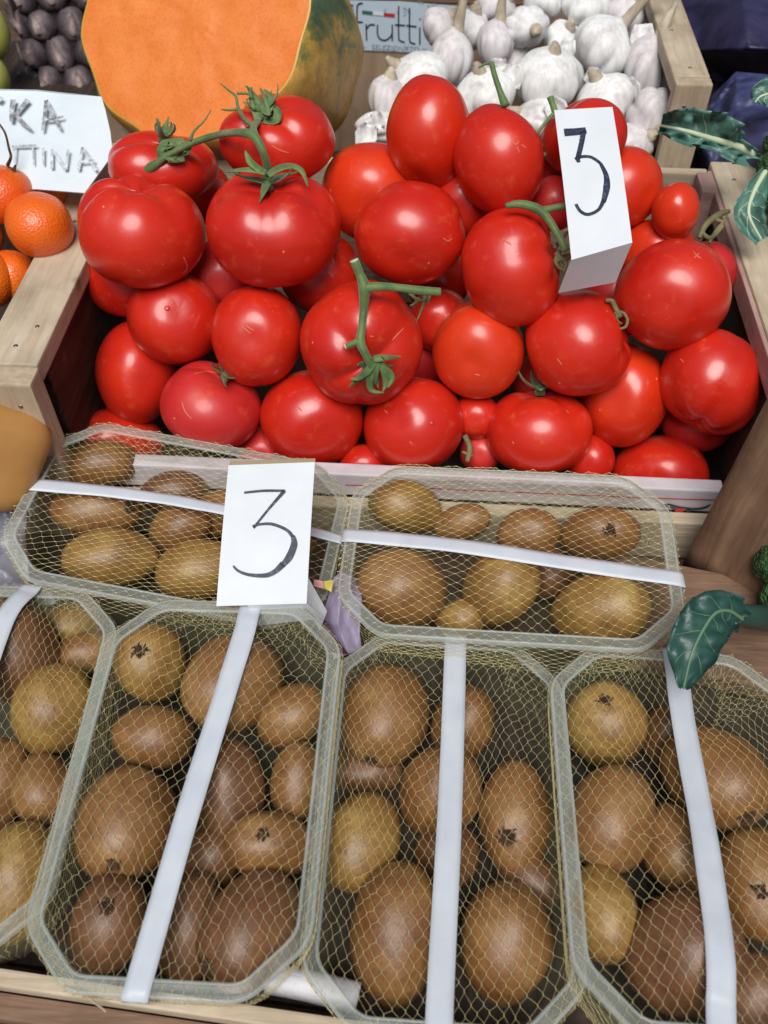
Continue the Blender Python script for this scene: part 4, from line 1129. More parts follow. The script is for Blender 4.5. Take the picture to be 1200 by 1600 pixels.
GAR = [ # cx,cy,rx,ry, axis, mat, stem length, extra depth, label
 (855,122,56,46,(.05,.8,.5),'w',.3,-.012,'large white garlic bulb nearest the tomatoes, full cloves facing forward'),
 (942,74,46,46,(.55,.75,.1),'w',1.0,-.006,'white garlic bulb with a long pale neck pointing up right'),
 (822,42,36,30,(.3,-.2,.8),'w',.3,-.004,'white garlic bulb showing its root end, above the large front bulb'),
 (944,160,46,42,(-.4,.6,.3),'w',.3,.0,'white garlic bulb below the one with the long neck'),
 (1010,110,36,52,(.3,.8,.2),'l',.6,.002,'lilac grey garlic bulb by the right crate wall'),
 (1018,184,40,44,(.2,-.3,.6),'l',.2,.0,'lilac grey garlic bulb lowest by the right crate post'),
 (706,86,34,42,(.15,.95,.1),'l',1.2,.0,'greyish garlic bulb with a thick upright stem beside the printed label'),
 (650,126,50,42,(-.7,.5,.3),'w',.4,.004,'round white garlic bulb left of the thick stem'),
 (604,153,30,36,(.1,.9,.2),'l',.1,.002,'small garlic bulb close to the pumpkin skin'),
 (600,202,46,26,(.8,.3,.1),'w',.5,.004,'garlic bulb with torn white husk between the pumpkin and the egg shaped tomato'),
 (757,150,48,40,(-.3,.7,.3),'w',.3,.0,'white garlic bulb behind the upright oval tomato'),
 (774,66,30,36,(.1,.9,.1),'l',.6,.006,'garlic bulb between the thick stem and the root end one'),
 (916,8,38,34,(.2,.5,.5),'w',.4,.004,'white garlic bulb at the top edge left of the long neck'),
 (852,0,34,30,(-.5,.5,.3),'w',.3,.006,'garlic bulb at the top edge above the root end one'),
 (775,12,32,26,(.5,.5,.3),'l',.5,.008,'garlic bulb at the top edge beside the printed label'),
 (838,186,44,30,(-.7,.3,.3),'w',.4,.004,'garlic bulb mostly hidden behind the tomatoes under the large front bulb'),
 (985,224,36,30,(.5,.3,.3),'l',.2,.004,'garlic bulb low behind the orange tomato right of the card'),
 (712,130,32,34,(.5,.6,.3),'l',.2,.012,'shaded garlic bulb between the two white ones behind the tomatoes'),
 (900,110,34,40,(.5,.6,.3),'l',.2,.016,'shaded garlic bulb between the two largest bulbs'),
 (976,26,30,34,(.5,.6,.3),'l',.2,.012,'shaded garlic bulb behind the long pale neck'),
 (800,96,30,34,(.5,.6,.3),'l',.2,.016,'shaded garlic bulb left of the large front bulb'),
 (690,44,30,30,(.4,.5,.3),'l',.2,.012,'small garlic bulb standing before the printed label end'),
 (880,66,30,32,(.2,.6,.5),'w',.2,.006,'white garlic bulb squeezed between the root end one and the long necked one'),
 (964,206,34,32,(-.2,.5,.5),'w',.2,.006,'white garlic bulb low right of the upper price card'),
 (632,158,32,32,(.3,.6,.3),'w',.2,.010,'white garlic bulb low between the round one and the pumpkin side one'),
 (684,158,36,34,(.5,.6,.3),'w',.2,.014,'white garlic bulb behind the top of the egg shaped tomato'),
 (908,196,40,34,(.1,.6,.3),'w',.2,.010,'white garlic bulb directly behind the upper price card top'),
 (736,46,28,30,(.1,.7,.3),'w',.2,.014,'white garlic bulb right behind the thick upright stem'),
 (1002,24,30,32,(.1,.7,.3),'w',.2,.012,'white garlic bulb at the top edge next to the right crate rail'),
 (1040,52,20,30,(.5,.6,.3),'l',.3,.008,'small lilac garlic bulb under the right crate rim'),
 (664,190,44,34,(.5,.3,.3),'l',.2,.02,'garlic bulb hidden low behind the egg shaped tomato'),
 (745,200,44,34,(.5,.3,.3),'w',.2,.02,'garlic bulb hidden low behind the two oval tomatoes'),
]
def garlic_fn(seed):
    rs = random.Random(seed); n = rs.choice((6, 7, 8, 9)); ph = rs.uniform(0, 6); ofs = Vector((rs.uniform(0, 50), 3, 1))
    def fn(th, phi):
        t_ = th/math.pi
        # profile: neck at the top (th=0), wide belly low, hollow root end
        zz = 1.25*math.cos(th) if th < 1.0 else math.cos(th)*.9+.19*math.cos((th-1)/(math.pi-1)*math.pi/2)
        belly = math.sin(th)**1.05 if th > .9 else math.sin(.9)**1.05*(th/.9)**1.5
        g = abs(math.cos(n*.5*phi+ph+.25*math.sin(2*phi)))
        k = math.exp(-((t_-.62)/.30)**2)
        r_ = belly*(1-.16*k*(1-g)**1.6)
        r_ = max(r_, .10*(1-t_))
        p = Vector((r_*math.cos(phi), r_*math.sin(phi), zz*.82))
        p.z += .14*math.exp(-((math.pi-th)/.35)**2)
        p *= 1+.06*noise.noise(p*1.5+ofs)
        return p
    return fn
gplaced = []
gd = settle([(g[0], g[1], (g[2]+g[3])/2*.95, slope_depth(g[0], g[1], GA, GB)+g[7]) for g in GAR], gplaced, .82)
for g, d in zip(GAR, gd):
    cx, cyp, rx, ry, ax, mt, sl_, dd, lab = g; P = at(cx, cyp, d); s = d/FPX; fn = garlic_fn(int(cx+cyp*3))
    V, Fc = unit_surface(fn, 64, 32); A, loc, axw = fit_shape(V, rx*s, ry*s, (rx+ry)/2*s, P, ax)
    o = centre(put('garlic_bulb', [Vector(v) for v in A.tolist()], Fc, 'garlic_skin' if mt == 'w' else 'garlic_lilac'))
    tag(o, lab, 'garlic', 'garlic bulbs in the rear crate')
    top = loc(fn(1e-4, 0)); rs = random.Random(cx); ln = (.004+.03*sl_) if sl_ > .5 else .003+.008*sl_
    bend = Vector((rs.uniform(-.3, .3), rs.uniform(-.3, .3), rs.uniform(0, .3)))
    sp = smooth_path([top-axw*.006, top, top+axw*ln*.5+bend*ln*.2, top+axw*ln+bend*ln*.6], 4)
    Vt, Ft = tube(sp, lerp_list([.0070, .0046, .0034, .0048 if sl_ > .9 else .0016], len(sp)), 12)
    Vt = [v+Vector((noise.noise(v*500), noise.noise(v*500+Vector((9, 0, 0))), 0))*.0007 for v in Vt]
    adopt(put('dry_stem', Vt, Ft, 'garlic_stem'), o)
    if ax[2] > .6 or ax[1] < 0:       # root tuft
        bt = loc(fn(math.pi-1e-4, 0)); parts = []
        for q in range(14):
            v = Vector((rs.gauss(0, 1), rs.gauss(0, 1), rs.gauss(0, 1))).normalized()-axw*.7
            parts.append(tube([bt, bt+v*.003, bt+v*.006], [.0005, .0004, .0002], 4))
        adopt(put('root_tuft', *join(parts), 'garlic_stem'), o)
# loose torn husks
rs = random.Random(11)
for k, (x, y, sz) in enumerate([(572, 212, 18), (590, 188, 12), (640, 160, 12), (884, 78, 16), (800, 120, 18), (985, 140, 16), (928, 120, 14), (1004, 60, 20), (870, 172, 18), (775, 110, 18)]):
    d = slope_depth(x, y, GA, GB)-.020; nx_ = 7; V = []; Fc = []
    r_, u_, t_ = view_axes(at(x, y, d)); a0 = rs.uniform(0, 6.28)
    for side in (0, 1):
        for i in range(nx_):
            for j in range(nx_):
                u, v = i/(nx_-1)-.5, j/(nx_-1)-.5; w_ = 1-.7*abs(v)
                p = r_*(u*w_*math.cos(a0)-v*math.sin(a0))+u_*(u*w_*math.sin(a0)+v*math.cos(a0))
                p = at(x, y, d)+p*sz*2*d/FPX+t_*(.006*(u*u*4-.5)+.004*noise.noise(Vector((u*3, v*3, k*5)))-side*.0003); V.append(p)
    m = nx_*nx_
    for i in range(nx_-1):
        for j in range(nx_-1):
            a_ = i*nx_+j; q = (a_, a_+nx_, a_+nx_+1, a_+1); Fc += [q, tuple(z_+m for z_ in q[::-1])]
    for i in range(nx_-1):
        for (a_, b_) in ((i*nx_, (i+1)*nx_), ((i+1)*nx_+nx_-1, i*nx_+nx_-1), (i+1, i), ((nx_-1)*nx_+i, (nx_-1)*nx_+i+1)): Fc.append((a_, a_+m, b_+m, b_))
    HL = ['torn husk at the lower right of the pumpkin', 'papery husk piece above the pumpkin side garlic', 'husk flake on the round white bulb', 'husk flake above the large front bulb', 'husk flake left of the large front bulb',
          'husk flake on the lilac bulb by the right wall', 'husk flake between the two largest bulbs', 'husk piece under the long pale neck', 'husk flake under the large front bulb', 'husk flake beside the thick upright stem']
    tag(centre(put('garlic_husk', V, Fc, 'garlic_skin')), HL[k], 'husk', 'loose garlic husks')

# ------------------------------------------------------------------ cut pumpkin
t = NT('pumpkin_flesh').set(rough=.42, spec=.45, sss=.2, sssr=(1, .4, .1), ssss=.006)
co = t.coord(); c = t.ramp(t.noise(co, 40, 5, .7), [(.3, (.74, .19, .028)), (.7, (.82, .26, .055))])
fi = t.ramp(t.voro(co, 420), [(.05, (.9, .8, .7)), (.5, (1, 1, 1))])
t.col(t.mix(1.0, c, fi, 'MULTIPLY')).bump(t.noise(co, 260, 5, .7), .22, .0015)
t = NT('pumpkin_rind').set(base=(.66, .38, .05), rough=.5)
PK0 = 1.20
t = NT('pumpkin_skin').set(rough=.5, spec=.45)
co = t.coord(rnd=False)
g = t.n.new('ShaderNodeSeparateXYZ'); t.l.new(co, g.inputs[0])
ad = t.n.new('ShaderNodeMath'); ad.operation = 'MULTIPLY_ADD'; ad.inputs[1].default_value = 5.0; t.l.new(g.outputs['Z'], ad.inputs[0])
nz = t.ramp(t.noise(co, 22, 6, .7, .4), [(.25, (.2, .2, .2)), (.75, (.85, .85, .85))]); t.l.new(nz, ad.inputs[2])
c = t.ramp(ad.outputs[0], [(.78, (.52, .27, .06)), (.92, (.50, .30, .08)), (1.0, (.30, .27, .06))])
mm = t.n.new('ShaderNodeMapRange'); mm.inputs[1].default_value = PK0; mm.inputs[2].default_value = PK0+.62; t.l.new(ad.outputs[0], mm.inputs[0])
c = t.ramp(mm.outputs[0], [(.05, (.55, .30, .08)), (.35, (.52, .33, .07)), (.5, (.20, .20, .06)), (.66, (.07, .11, .06)), (1, (.085, .12, .10))])
mot = t.ramp(t.noise(co, 110, 5, .7), [(.35, (.72, .74, .72)), (.65, (1.2, 1.2, 1.15))])
t.col(t.mix(1.0, c, mot, 'MULTIPLY')).bump(t.noise(co, 60, 4), .4, .002)
def pumpkin():
    D = .618; Cf = at(300, 30, D); R0 = 172*D/FPX
    r_, u_, t_ = view_axes(Cf)
    axis = (-t_*.80+r_*.46-u_*.32).normalized()     # from the cut face into the fruit
    s1 = (r_-axis*r_.dot(axis)).normalized(); s2_ = axis.cross(s1)
    if s2_.dot(u_) < 0: s2_ = -s2_
    ns = 96
    def ring(k, R, ridge=.035):
        out = []
        for i in range(ns):
            a_ = 2*math.pi*i/ns; rr = R*(1-ridge*abs(math.sin(5*a_+.3))**.6*0-ridge*(.5-.5*math.cos(10*a_+.6))+.018*noise.noise(Vector((math.cos(a_)*1.3, math.sin(a_)*1.3, k*8))))
            out.append(Cf+axis*k+s1*(math.cos(a_)*rr*1.20)+s2_*(math.sin(a_)*rr*1.10))
        return out
    prof = [(0, .985), (.001, 1.0), (.012, 1.045), (.03, 1.08), (.05, 1.09), (.075, 1.07), (.10, 1.0), (.12, .88), (.138, .70), (.15, .48), (.156, .25), (.154, .08)]
    V = []; Fc = []
    for k, q in prof: V += ring(k*1.0, R0*q)
    for j in range(len(prof)-1):
        for i in range(ns): Fc.append((j*ns+i, (j+1)*ns+i, (j+1)*ns+(i+1) % ns, j*ns+(i+1) % ns))
    Fc.append(tuple((len(prof)-1)*ns+i for i in range(ns)))
    r = empty('cut_pumpkin', Cf+axis*.07-Zx*R0)
    adopt(put('skin', V, Fc, 'pumpkin_skin'), r)
    # rind ring and flesh disc, slightly uneven
    a_ = ring(-.0002, R0*.984); b_ = ring(-.0006, R0*.968); V = a_+b_; adopt(put('rind', V, [(i, (i+1) % ns, ns+(i+1) % ns, ns+i) for i in range(ns)], 'pumpkin_rind'), r)
    V = []; Fc = []; m = 16
    outer = ring(-.0007, R0*.969)
    cc = sum(outer, Vector())/ns
    for j in range(1, m+1):
        for i in range(ns):
            q = j/m; p = cc+(outer[i]-cc)*q; p -= axis*(.0012*noise.noise((p-cc)*60)+.0006*noise.noise((p-cc)*220))*(1 if j < m else 0); V.append(p)
    V.append(cc)
    for j in range(m-1):
        for i in range(ns): Fc.append((j*ns+i, (j+1)*ns+i, (j+1)*ns+(i+1) % ns, j*ns+(i+1) % ns))
    for i in range(ns): Fc.append((len(V)-1, i, (i+1) % ns))
    adopt(put('flesh', V, Fc, 'pumpkin_flesh'), r)
    tag(r, 'large cut pumpkin with orange flesh facing forward and green and yellow skin', 'pumpkin')
pumpkin()

# ------------------------------------------------------------------ pineapple
t = NT('pineapple_eye').set(rough=.65)
co = t.coord('Object', rnd=False); gr = t.n.new('ShaderNodeSeparateXYZ'); t.l.new(co, gr.inputs[0])
ln = t.n.new('ShaderNodeVectorMath'); ln.operation = 'LENGTH'; mp_ = t.n.new('ShaderNodeMapping'); mp_.inputs['Scale'].default_value = (1.2, .75, 0); t.l.new(co, mp_.inputs[0]); t.l.new(mp_.outputs[0], ln.inputs[0])
mr = t.n.new('ShaderNodeMapRange'); mr.inputs[2].default_value = .019; t.l.new(ln.outputs['Value'], mr.inputs[0])
c = t.ramp(mr.outputs[0], [(.08, (.55, .46, .43)), (.28, (.27, .21, .21)), (.5, (.095, .072, .085)), (.8, (.03, .021, .027))])
nn_ = t.ramp(t.noise(t.coord(), 220, 4, .7), [(.3, (.55, .52, .55)), (.7, (1.4, 1.35, 1.3))])
t.col(t.mix(1.0, c, nn_, 'MULTIPLY')).bump(t.noise(t.coord(), 320, 4), .5, .001)
NT('pineapple_gap').set(base=(.02, .014, .014), rough=.9)
def pineapple():
    D = .80; Cb = at(86, 40, D); R_ = 84*D/FPX
    axis = Vector((-.05, .28, .96)).normalized()
    s1 = CR.copy(); s1 = (s1-axis*s1.dot(axis)).normalized(); s2_ = axis.cross(s1)      # s2_: away from the viewer
    if s2_.dot(CF) < 0: s2_ = -s2_
    r = empty('pineapple', Cb-axis*.09)
    Cb = Cb+s2_*R_
    n = 40; V = []; Fc = []
    prof = [(-.10, .3), (-.095, .6), (-.08, .85), (-.05, .97), (0, 1), (.05, .98), (.09, .85), (.105, .6), (.11, .3)]
    for h, q in prof:
        for i in range(n): a_ = 2*math.pi*i/n; V.append(Cb+axis*h+(s1*math.cos(a_)+s2_*math.sin(a_))*R_*.93*q)
    for j in range(len(prof)-1):
        for i in range(n): Fc.append((j*n+i, j*n+(i+1) % n, (j+1)*n+(i+1) % n, (j+1)*n+i))
    Fc += [tuple(range(n)), tuple((len(prof)-1)*n+i for i in range(n))]
    adopt(put('core', V, Fc, 'pineapple_gap'), r)
    # one eye, shared by all copies: hexagonal boss with an upward pointed bract
    bm_v = []; bm_f = []; m = 12; hw, hh = .0160, .0150
    lv = [(1.0, 0), (.95, .0028), (.78, .0048), (.45, .0062), (.15, .0070)]
    for q, z in lv:
        for i in range(m):
            a_ = 2*math.pi*i/m; hexr = 1/max(abs(math.cos((a_ % (math.pi/3))-math.pi/6)), .5)*.93
            bm_v.append(Vector((math.cos(a_)*hw*hexr*q, math.sin(a_)*hh*hexr*q, z+.0012*noise.noise(Vector((i*1.3, q*5, 0))))))
    for j in range(len(lv)-1):
        for i in range(m): bm_f.append((j*m+i, j*m+(i+1) % m, (j+1)*m+(i+1) % m, (j+1)*m+i))
    bm_f.append(tuple((len(lv)-1)*m+i for i in range(m)))
    o_ = len(bm_v); bm_v += [Vector(q_) for q_ in ((-.0065, -.006, .0050), (.0065, -.006, .0050), (0, -.008, .0088), (.001, .0125, .0125), (-.0036, .003, .0085), (.0036, .003, .0085), (0, .001, .0122))]
    bm_f += [(o_, o_+2, o_+6, o_+4), (o_+2, o_+1, o_+5, o_+6), (o_+4, o_+6, o_+3), (o_+6, o_+5, o_+3)]
    me = None; pitch = .0272; nc = 10
    for rw in range(-4, 5):
        for k in range(nc):
            a_ = 2*math.pi*(k+(.5 if rw % 2 else 0)+rw*.06)/nc
            if math.sin(a_) > .45: continue
            dr = s1*math.cos(a_)+s2_*math.sin(a_); h = rw*pitch*.86
            q = 1 if abs(h) < .055 else .93
            pos = Cb+axis*h+dr*(R_*.93*q-.001)
            xx = axis.cross(dr).normalized()
            if me is None:
                o = put('eye', bm_v, bm_f, 'pineapple_eye'); me = o.data
            else: o = bpy.data.objects.new('eye', me); COL.objects.link(o)
            M = Matrix((xx, axis, dr)).transposed().to_4x4()
            if M.determinant() < 0: M = Matrix((-xx, axis, dr)).transposed().to_4x4()
            rj = random.Random(rw*31+k); M = M@Matrix.Rotation(rj.uniform(-.16, .16), 4, 'Z')@Matrix.Rotation(rj.uniform(-.12, .12), 4, 'X')@Matrix.Diagonal((rj.uniform(.88, 1.06), rj.uniform(.88, 1.08), rj.uniform(.75, 1.35), 1)); M.translation = pos
            o.parent = r; o.matrix_parent_inverse = Matrix.Translation(-Vector(r.location)); o.matrix_basis = M
    tag(r, 'purplish brown pineapple standing behind the handwritten sign', 'pineapple')
pineapple()

# ------------------------------------------------------------------ tangerines and other fruit
def peel(name, c0, c1, bs=.5, rough=.35, bump=700):
    t = NT(name).set(rough=rough, spec=.5, coat=.2, sss=.1, sssr=(1, .4, .1), ssss=.003)
    co = t.coord(); t.col(t.ramp(t.noise(co, 30, 3), [(.3, c0), (.7, c1)])).bump(t.voro(co, bump), bs, .0012)
peel('tangerine_peel', (.78, .095, .006), (.85, .165, .012), .3)
peel('tangerine_peel_dark', (.60, .16, .02), (.68, .22, .03), .35)
peel('apple_green', (.38, .42, .08), (.50, .52, .14), .05)
peel('squash_tan', (.42, .20, .055), (.52, .27, .08), .12, .5, 120)
def round_fruit(name, cx, cyp, rx, ry, d, mat, lab, cat, group=None, ax=(.2, .8, .3), seed=1, dent=.05, lob=0.06):
    P = at(cx, cyp, d); s = d/FPX; fn = tomato_fn(seed, lob, dent, .92); V, Fc = unit_surface(fn, 48, 30)
    A, loc, axw = fit_shape(V, rx*s, ry*s, (rx+ry)/2*s, P, ax); o = centre(put(name, [Vector(v) for v in A.tolist()], Fc, mat)); tag(o, lab, cat, group)
    return o, loc(fn(1e-4, 0)), axw
TG = 'tangerines in the left crate'
round_fruit('tangerine', 62, 352, 51, 50, .575, 'tangerine_peel', 'bright tangerine touching the left rim of the tomato crate', 'tangerine', TG, seed=2)
tg, tp_, ta = round_fruit('tangerine', 6, 304, 48, 44, .585, 'tangerine_peel', 'tangerine with a dark twig at the left edge of the photo', 'tangerine', TG, seed=3)
round_fruit('tangerine', 64, 296, 38, 40, .612, 'tangerine_peel_dark', 'duller tangerine right behind, just under the white sign', 'tangerine', TG, seed=4)
round_fruit('tangerine', 22, 432, 38, 40, .600, 'tangerine_peel', 'tangerine low against the crate rim, below the bright one', 'tangerine', TG, seed=5)
round_fruit('tangerine', -14, 436, 36, 44, .590, 'tangerine_peel', 'lowest tangerine at the left edge of the photo', 'tangerine', TG, seed=6)
round_fruit('tangerine', -30, 366, 34, 36, .60, 'tangerine_peel_dark', 'tangerine cut off by the left edge between two others', 'tangerine', TG, seed=7)
sp = smooth_path([at(-4, 190, .57), at(8, 208, .57), at(14, 232, .572), at(17, 245, .574), at(12, 258, .58)], 5)
tw = put('twig', *join([tube(sp, lerp_list([.0006, .0007, .0008, .0009, .0012], len(sp)), 6), ribbon(smooth_path([at(12, 262, .578), at(20, 268, .576), at(25, 257, .575)], 4), lerp_list([.003, .004, .0006], 9), -CF, .0004)]), 'kiwi_tip_dry'); adopt(tw, tg)
o = put('dark_tray', *box(-.46, -.262, .40, .60, .02, .03, .002), 'wood_shade_inside', smooth=False); centre(o); tag(o, 'dark crate floor under the tangerines at the left', 'crate')
o = put('dark_tray', *box(-.50, -.256, .66, .90, -.010, .08, .002), 'wood_shade_inside', smooth=False); centre(o); tag(o, 'dark wooden box under the pineapple and green apples', 'crate')
round_fruit('green_apple', -16, 50, 30, 42, .78, 'apple_green', 'pale green apple at the top left edge of the photo', 'apple', 'green apples', seed=8)
round_fruit('green_apple', -22, 122, 36, 40, .77, 'apple_green', 'lower pale green apple beside the pineapple, above the sign', 'apple', 'green apples', seed=9)

# tan squash at the lower left
def tan_squash():
    parts = []
    D = .52
    V, Fc = unit_surface(lambda th, ph: Vector((math.copysign(abs(math.sin(th)*math.cos(ph))**.55, math.cos(ph)), math.copysign(abs(math.sin(th)*math.sin(ph))**.55, math.sin(ph)), 1.15*math.copysign(abs(math.cos(th))**.45, math.cos(th))))*(1+.03*noise.noise(Vector((th*2, math.cos(ph), math.sin(ph))))), 48, 30)
    P = at(-30, 706, D); s = D/FPX
    A, loc, axw = fit_shape(V, 104*s, 94*s, 80*s, P, (.32, .93, .2))
    o = centre(put('tan_squash', [Vector(v) for v in A.tolist()], Fc, 'squash_tan')); tag(o, 'smooth tan squash at the left edge in front of the tomato crate post', 'squash')
tan_squash()

# ------------------------------------------------------------------ crumpled sheets and bags
def sheet_mat(name, c0, c1, rough=.4, spec=.5, sc=40):
    t = NT(name).set(rough=rough, spec=spec); co = t.coord(rnd=False)
    t.col(t.ramp(t.noise(co, sc, 4, .6), [(.3, c0), (.7, c1)])).bump(t.noise(co, sc*2, 5, .6, .5), .5, .003)
sheet_mat('bag_navy', (.014, .012, .040), (.042, .036, .10), .45)
sheet_mat('cabbage_violet', (.022, .020, .065), (.085, .10, .24), .45)
sheet_mat('wrap_lilac', (.24, .21, .32), (.36, .31, .44), .4)
sheet_mat('wrap_dark', (.03, .008, .02), (.06, .015, .03), .4)
sheet_mat('wrap_yellow', (.42, .36, .03), (.5, .42, .06), .4)
sheet_mat('wrap_pink', (.5, .2, .2), (.6, .3, .28), .4)
sheet_mat('bag_grey', (.16, .16, .20), (.30, .30, .34), .35)
sheet_mat('paper_white', (.58, .58, .62), (.68, .68, .72), .5)
def crumple(name, grid, mat, amp, freq, seed, nsub=18, th=.0006, sharp=True):
    """grid: rows of (px,py,d); smooth patch with folds"""
    rows = len(grid); cols = len(grid[0]); G_ = [[at(*p) for p in row] for row in grid]
    def S(u, v):
        fu, fv = u*(cols-1), v*(rows-1); i, j = min(int(fu), cols-2), min(int(fv), rows-2); a_, b_ = fu-i, fv-j
        a_ = a_*a_*(3-2*a_)*.5+a_*.5; b_ = b_*b_*(3-2*b_)*.5+b_*.5
        return (G_[j][i]*(1-a_)+G_[j][i+1]*a_)*(1-b_)+(G_[j+1][i]*(1-a_)+G_[j+1][i+1]*a_)*b_
    n = nsub; top = []
    for j in range(n+1):
        for i in range(n+1):
            p = S(i/n, j/n); q = p*freq+Vector((seed*7.1, 0, 0))
            if sharp: f_ = abs(noise.noise(q))*1.6-.4+.45*abs(noise.noise(q*2.3))+.2*noise.noise(q*5)
            else: f_ = noise.noise(q)+.4*noise.noise(q*2.3)
            top.append(p+(CC-p).normalized()*f_*amp)
    V = top+[v-(CC-v).normalized()*th for v in top]; m = len(top); Fc = []
    for j in range(n):
        for i in range(n):
            a_ = j*(n+1)+i; q = (a_, a_+n+1, a_+n+2, a_+1); Fc += [q, tuple(k+m for k in q[::-1])]
    for i in range(n):
        Fc += [(i, i+1, m+i+1, m+i), (n*(n+1)+i, m+n*(n+1)+i, m+n*(n+1)+i+1, n*(n+1)+i+1), (i*(n+1), m+i*(n+1), m+(i+1)*(n+1), (i+1)*(n+1)), (i*(n+1)+n, (i+1)*(n+1)+n, m+(i+1)*(n+1)+n, m+i*(n+1)+n)]
    return centre(put(name, V, Fc, mat))
o = crumple('purple_bag', [[(1030, -80, .92), (1150, -90, .86), (1320, -90, .84)], [(1050, 10, .82), (1160, 0, .74), (1320, 0, .72)], [(1072, 80, .78), (1170, 75, .70), (1320, 80, .68)], [(1085, 125, .80), (1170, 130, .76), (1320, 130, .74)]], 'bag_navy', .014, 16, 1, 46, .001)
tag(o, 'large dark purple crumpled bag at the top right beyond the garlic crate', 'bag')
V = []
o = crumple('purple_cabbage', [[(1112, 150, .72), (1150, 112, .70), (1220, 118, .68), (1320, 110, .68)], [(1098, 210, .68), (1150, 190, .64), (1220, 190, .62), (1320, 190, .62)], [(1096, 260, .70), (1150, 270, .66), (1220, 280, .64), (1320, 290, .64)]], 'cabbage_violet', .018, 22, 4, 50, .0015)
tag(o, 'blue violet crinkled cabbage leaves below the dark purple bag', 'cabbage')
o = put('side_crate', *box(.205, .62, .665, 1.05, -.01, .10, .002), 'wood_shade_inside', smooth=False); centre(o); tag(o, 'dark box under the purple bag at the right', 'crate')
o = put('side_crate', *box(.240, .60, .36, .655, -.01, .07, .002), 'wood_brown', smooth=False); centre(o); tag(o, 'brown box under the broccoli right of the tomato crate', 'crate')
o = put('side_rail', *box(.2335, .245, .37, .64, .07, .118, .001), 'wood_pink', smooth=False); centre(o); tag(o, 'pinkish wooden rail right beside the tomato crate rim', 'rail')
# wrapper between the punnets
o = crumple('lilac_wrapper', [[(522, 902, .500), (534, 893, .505), (560, 905, .51)], [(512, 935, .498), (530, 930, .49), (566, 935, .50)], [(500, 975, .495), (528, 975, .488), (562, 990, .495)], [(522, 1030, .49), (545, 1022, .488), (566, 1015, .495)]], 'wrap_lilac', .004, 60, 2, 22)
tag(o, 'lilac paper wrapper crumpled between the four middle punnets', 'wrapper')
ch = crumple('dark_print', [[(506, 968, .486), (512, 972, .485)], [(498, 992, .484), (528, 1000, .482)], [(520, 1020, .484), (545, 1022, .483)]], 'wrap_dark', .001, 50, 3, 10); ch.location -= Vector(o.location)*0; adopt(ch, o)
ch = crumple('yellow_print', [[(505, 908, .487), (522, 906, .487)], [(505, 918, .487), (518, 926, .487)]], 'wrap_yellow', .001, 50, 3, 6); adopt(ch, o)
ch = crumple('pink_print', [[(490, 905, .486), (506, 908, .486)], [(490, 916, .486), (506, 920, .486)]], 'wrap_pink', .001, 50, 3, 6); adopt(ch, o)
o = crumple('grey_plastic', [[(-60, 768, .545), (0, 772, .54), (50, 768, .545)], [(-60, 820, .53), (0, 825, .53), (40, 830, .535)], [(-60, 880, .53), (0, 885, .53), (46, 905, .53)], [(-60, 930, .54), (0, 930, .54), (60, 930, .54)]], 'bag_grey', .010, 40, 6, 26)
tag(o, 'crumpled grey plastic under the tan squash at the left edge', 'plastic')
# white paper roll between the punnets at the front
sp = [at_z(418, 1528, .022), at_z(480, 1540, .022), at_z(560, 1560, .022)]
o = centre(put('white_roll', *tube(smooth_path(sp, 5), .0065, 14), 'paper_white')); tag(o, 'white rolled paper lying between two punnets behind the front rail', 'paper')
sp = smooth_path([at_z(98, 1542, .0395), at_z(125, 1552, .041), at_z(150, 1568, .042), at_z(166, 1581, .042)], 5)
o = centre(put('straw', *tube(sp, lerp_list([.0004, .0006, .0004], len(sp)), 5), 'wood_pale')); tag(o, 'loose pale wood splinter lying across the front rail at the lower left', 'splinter')

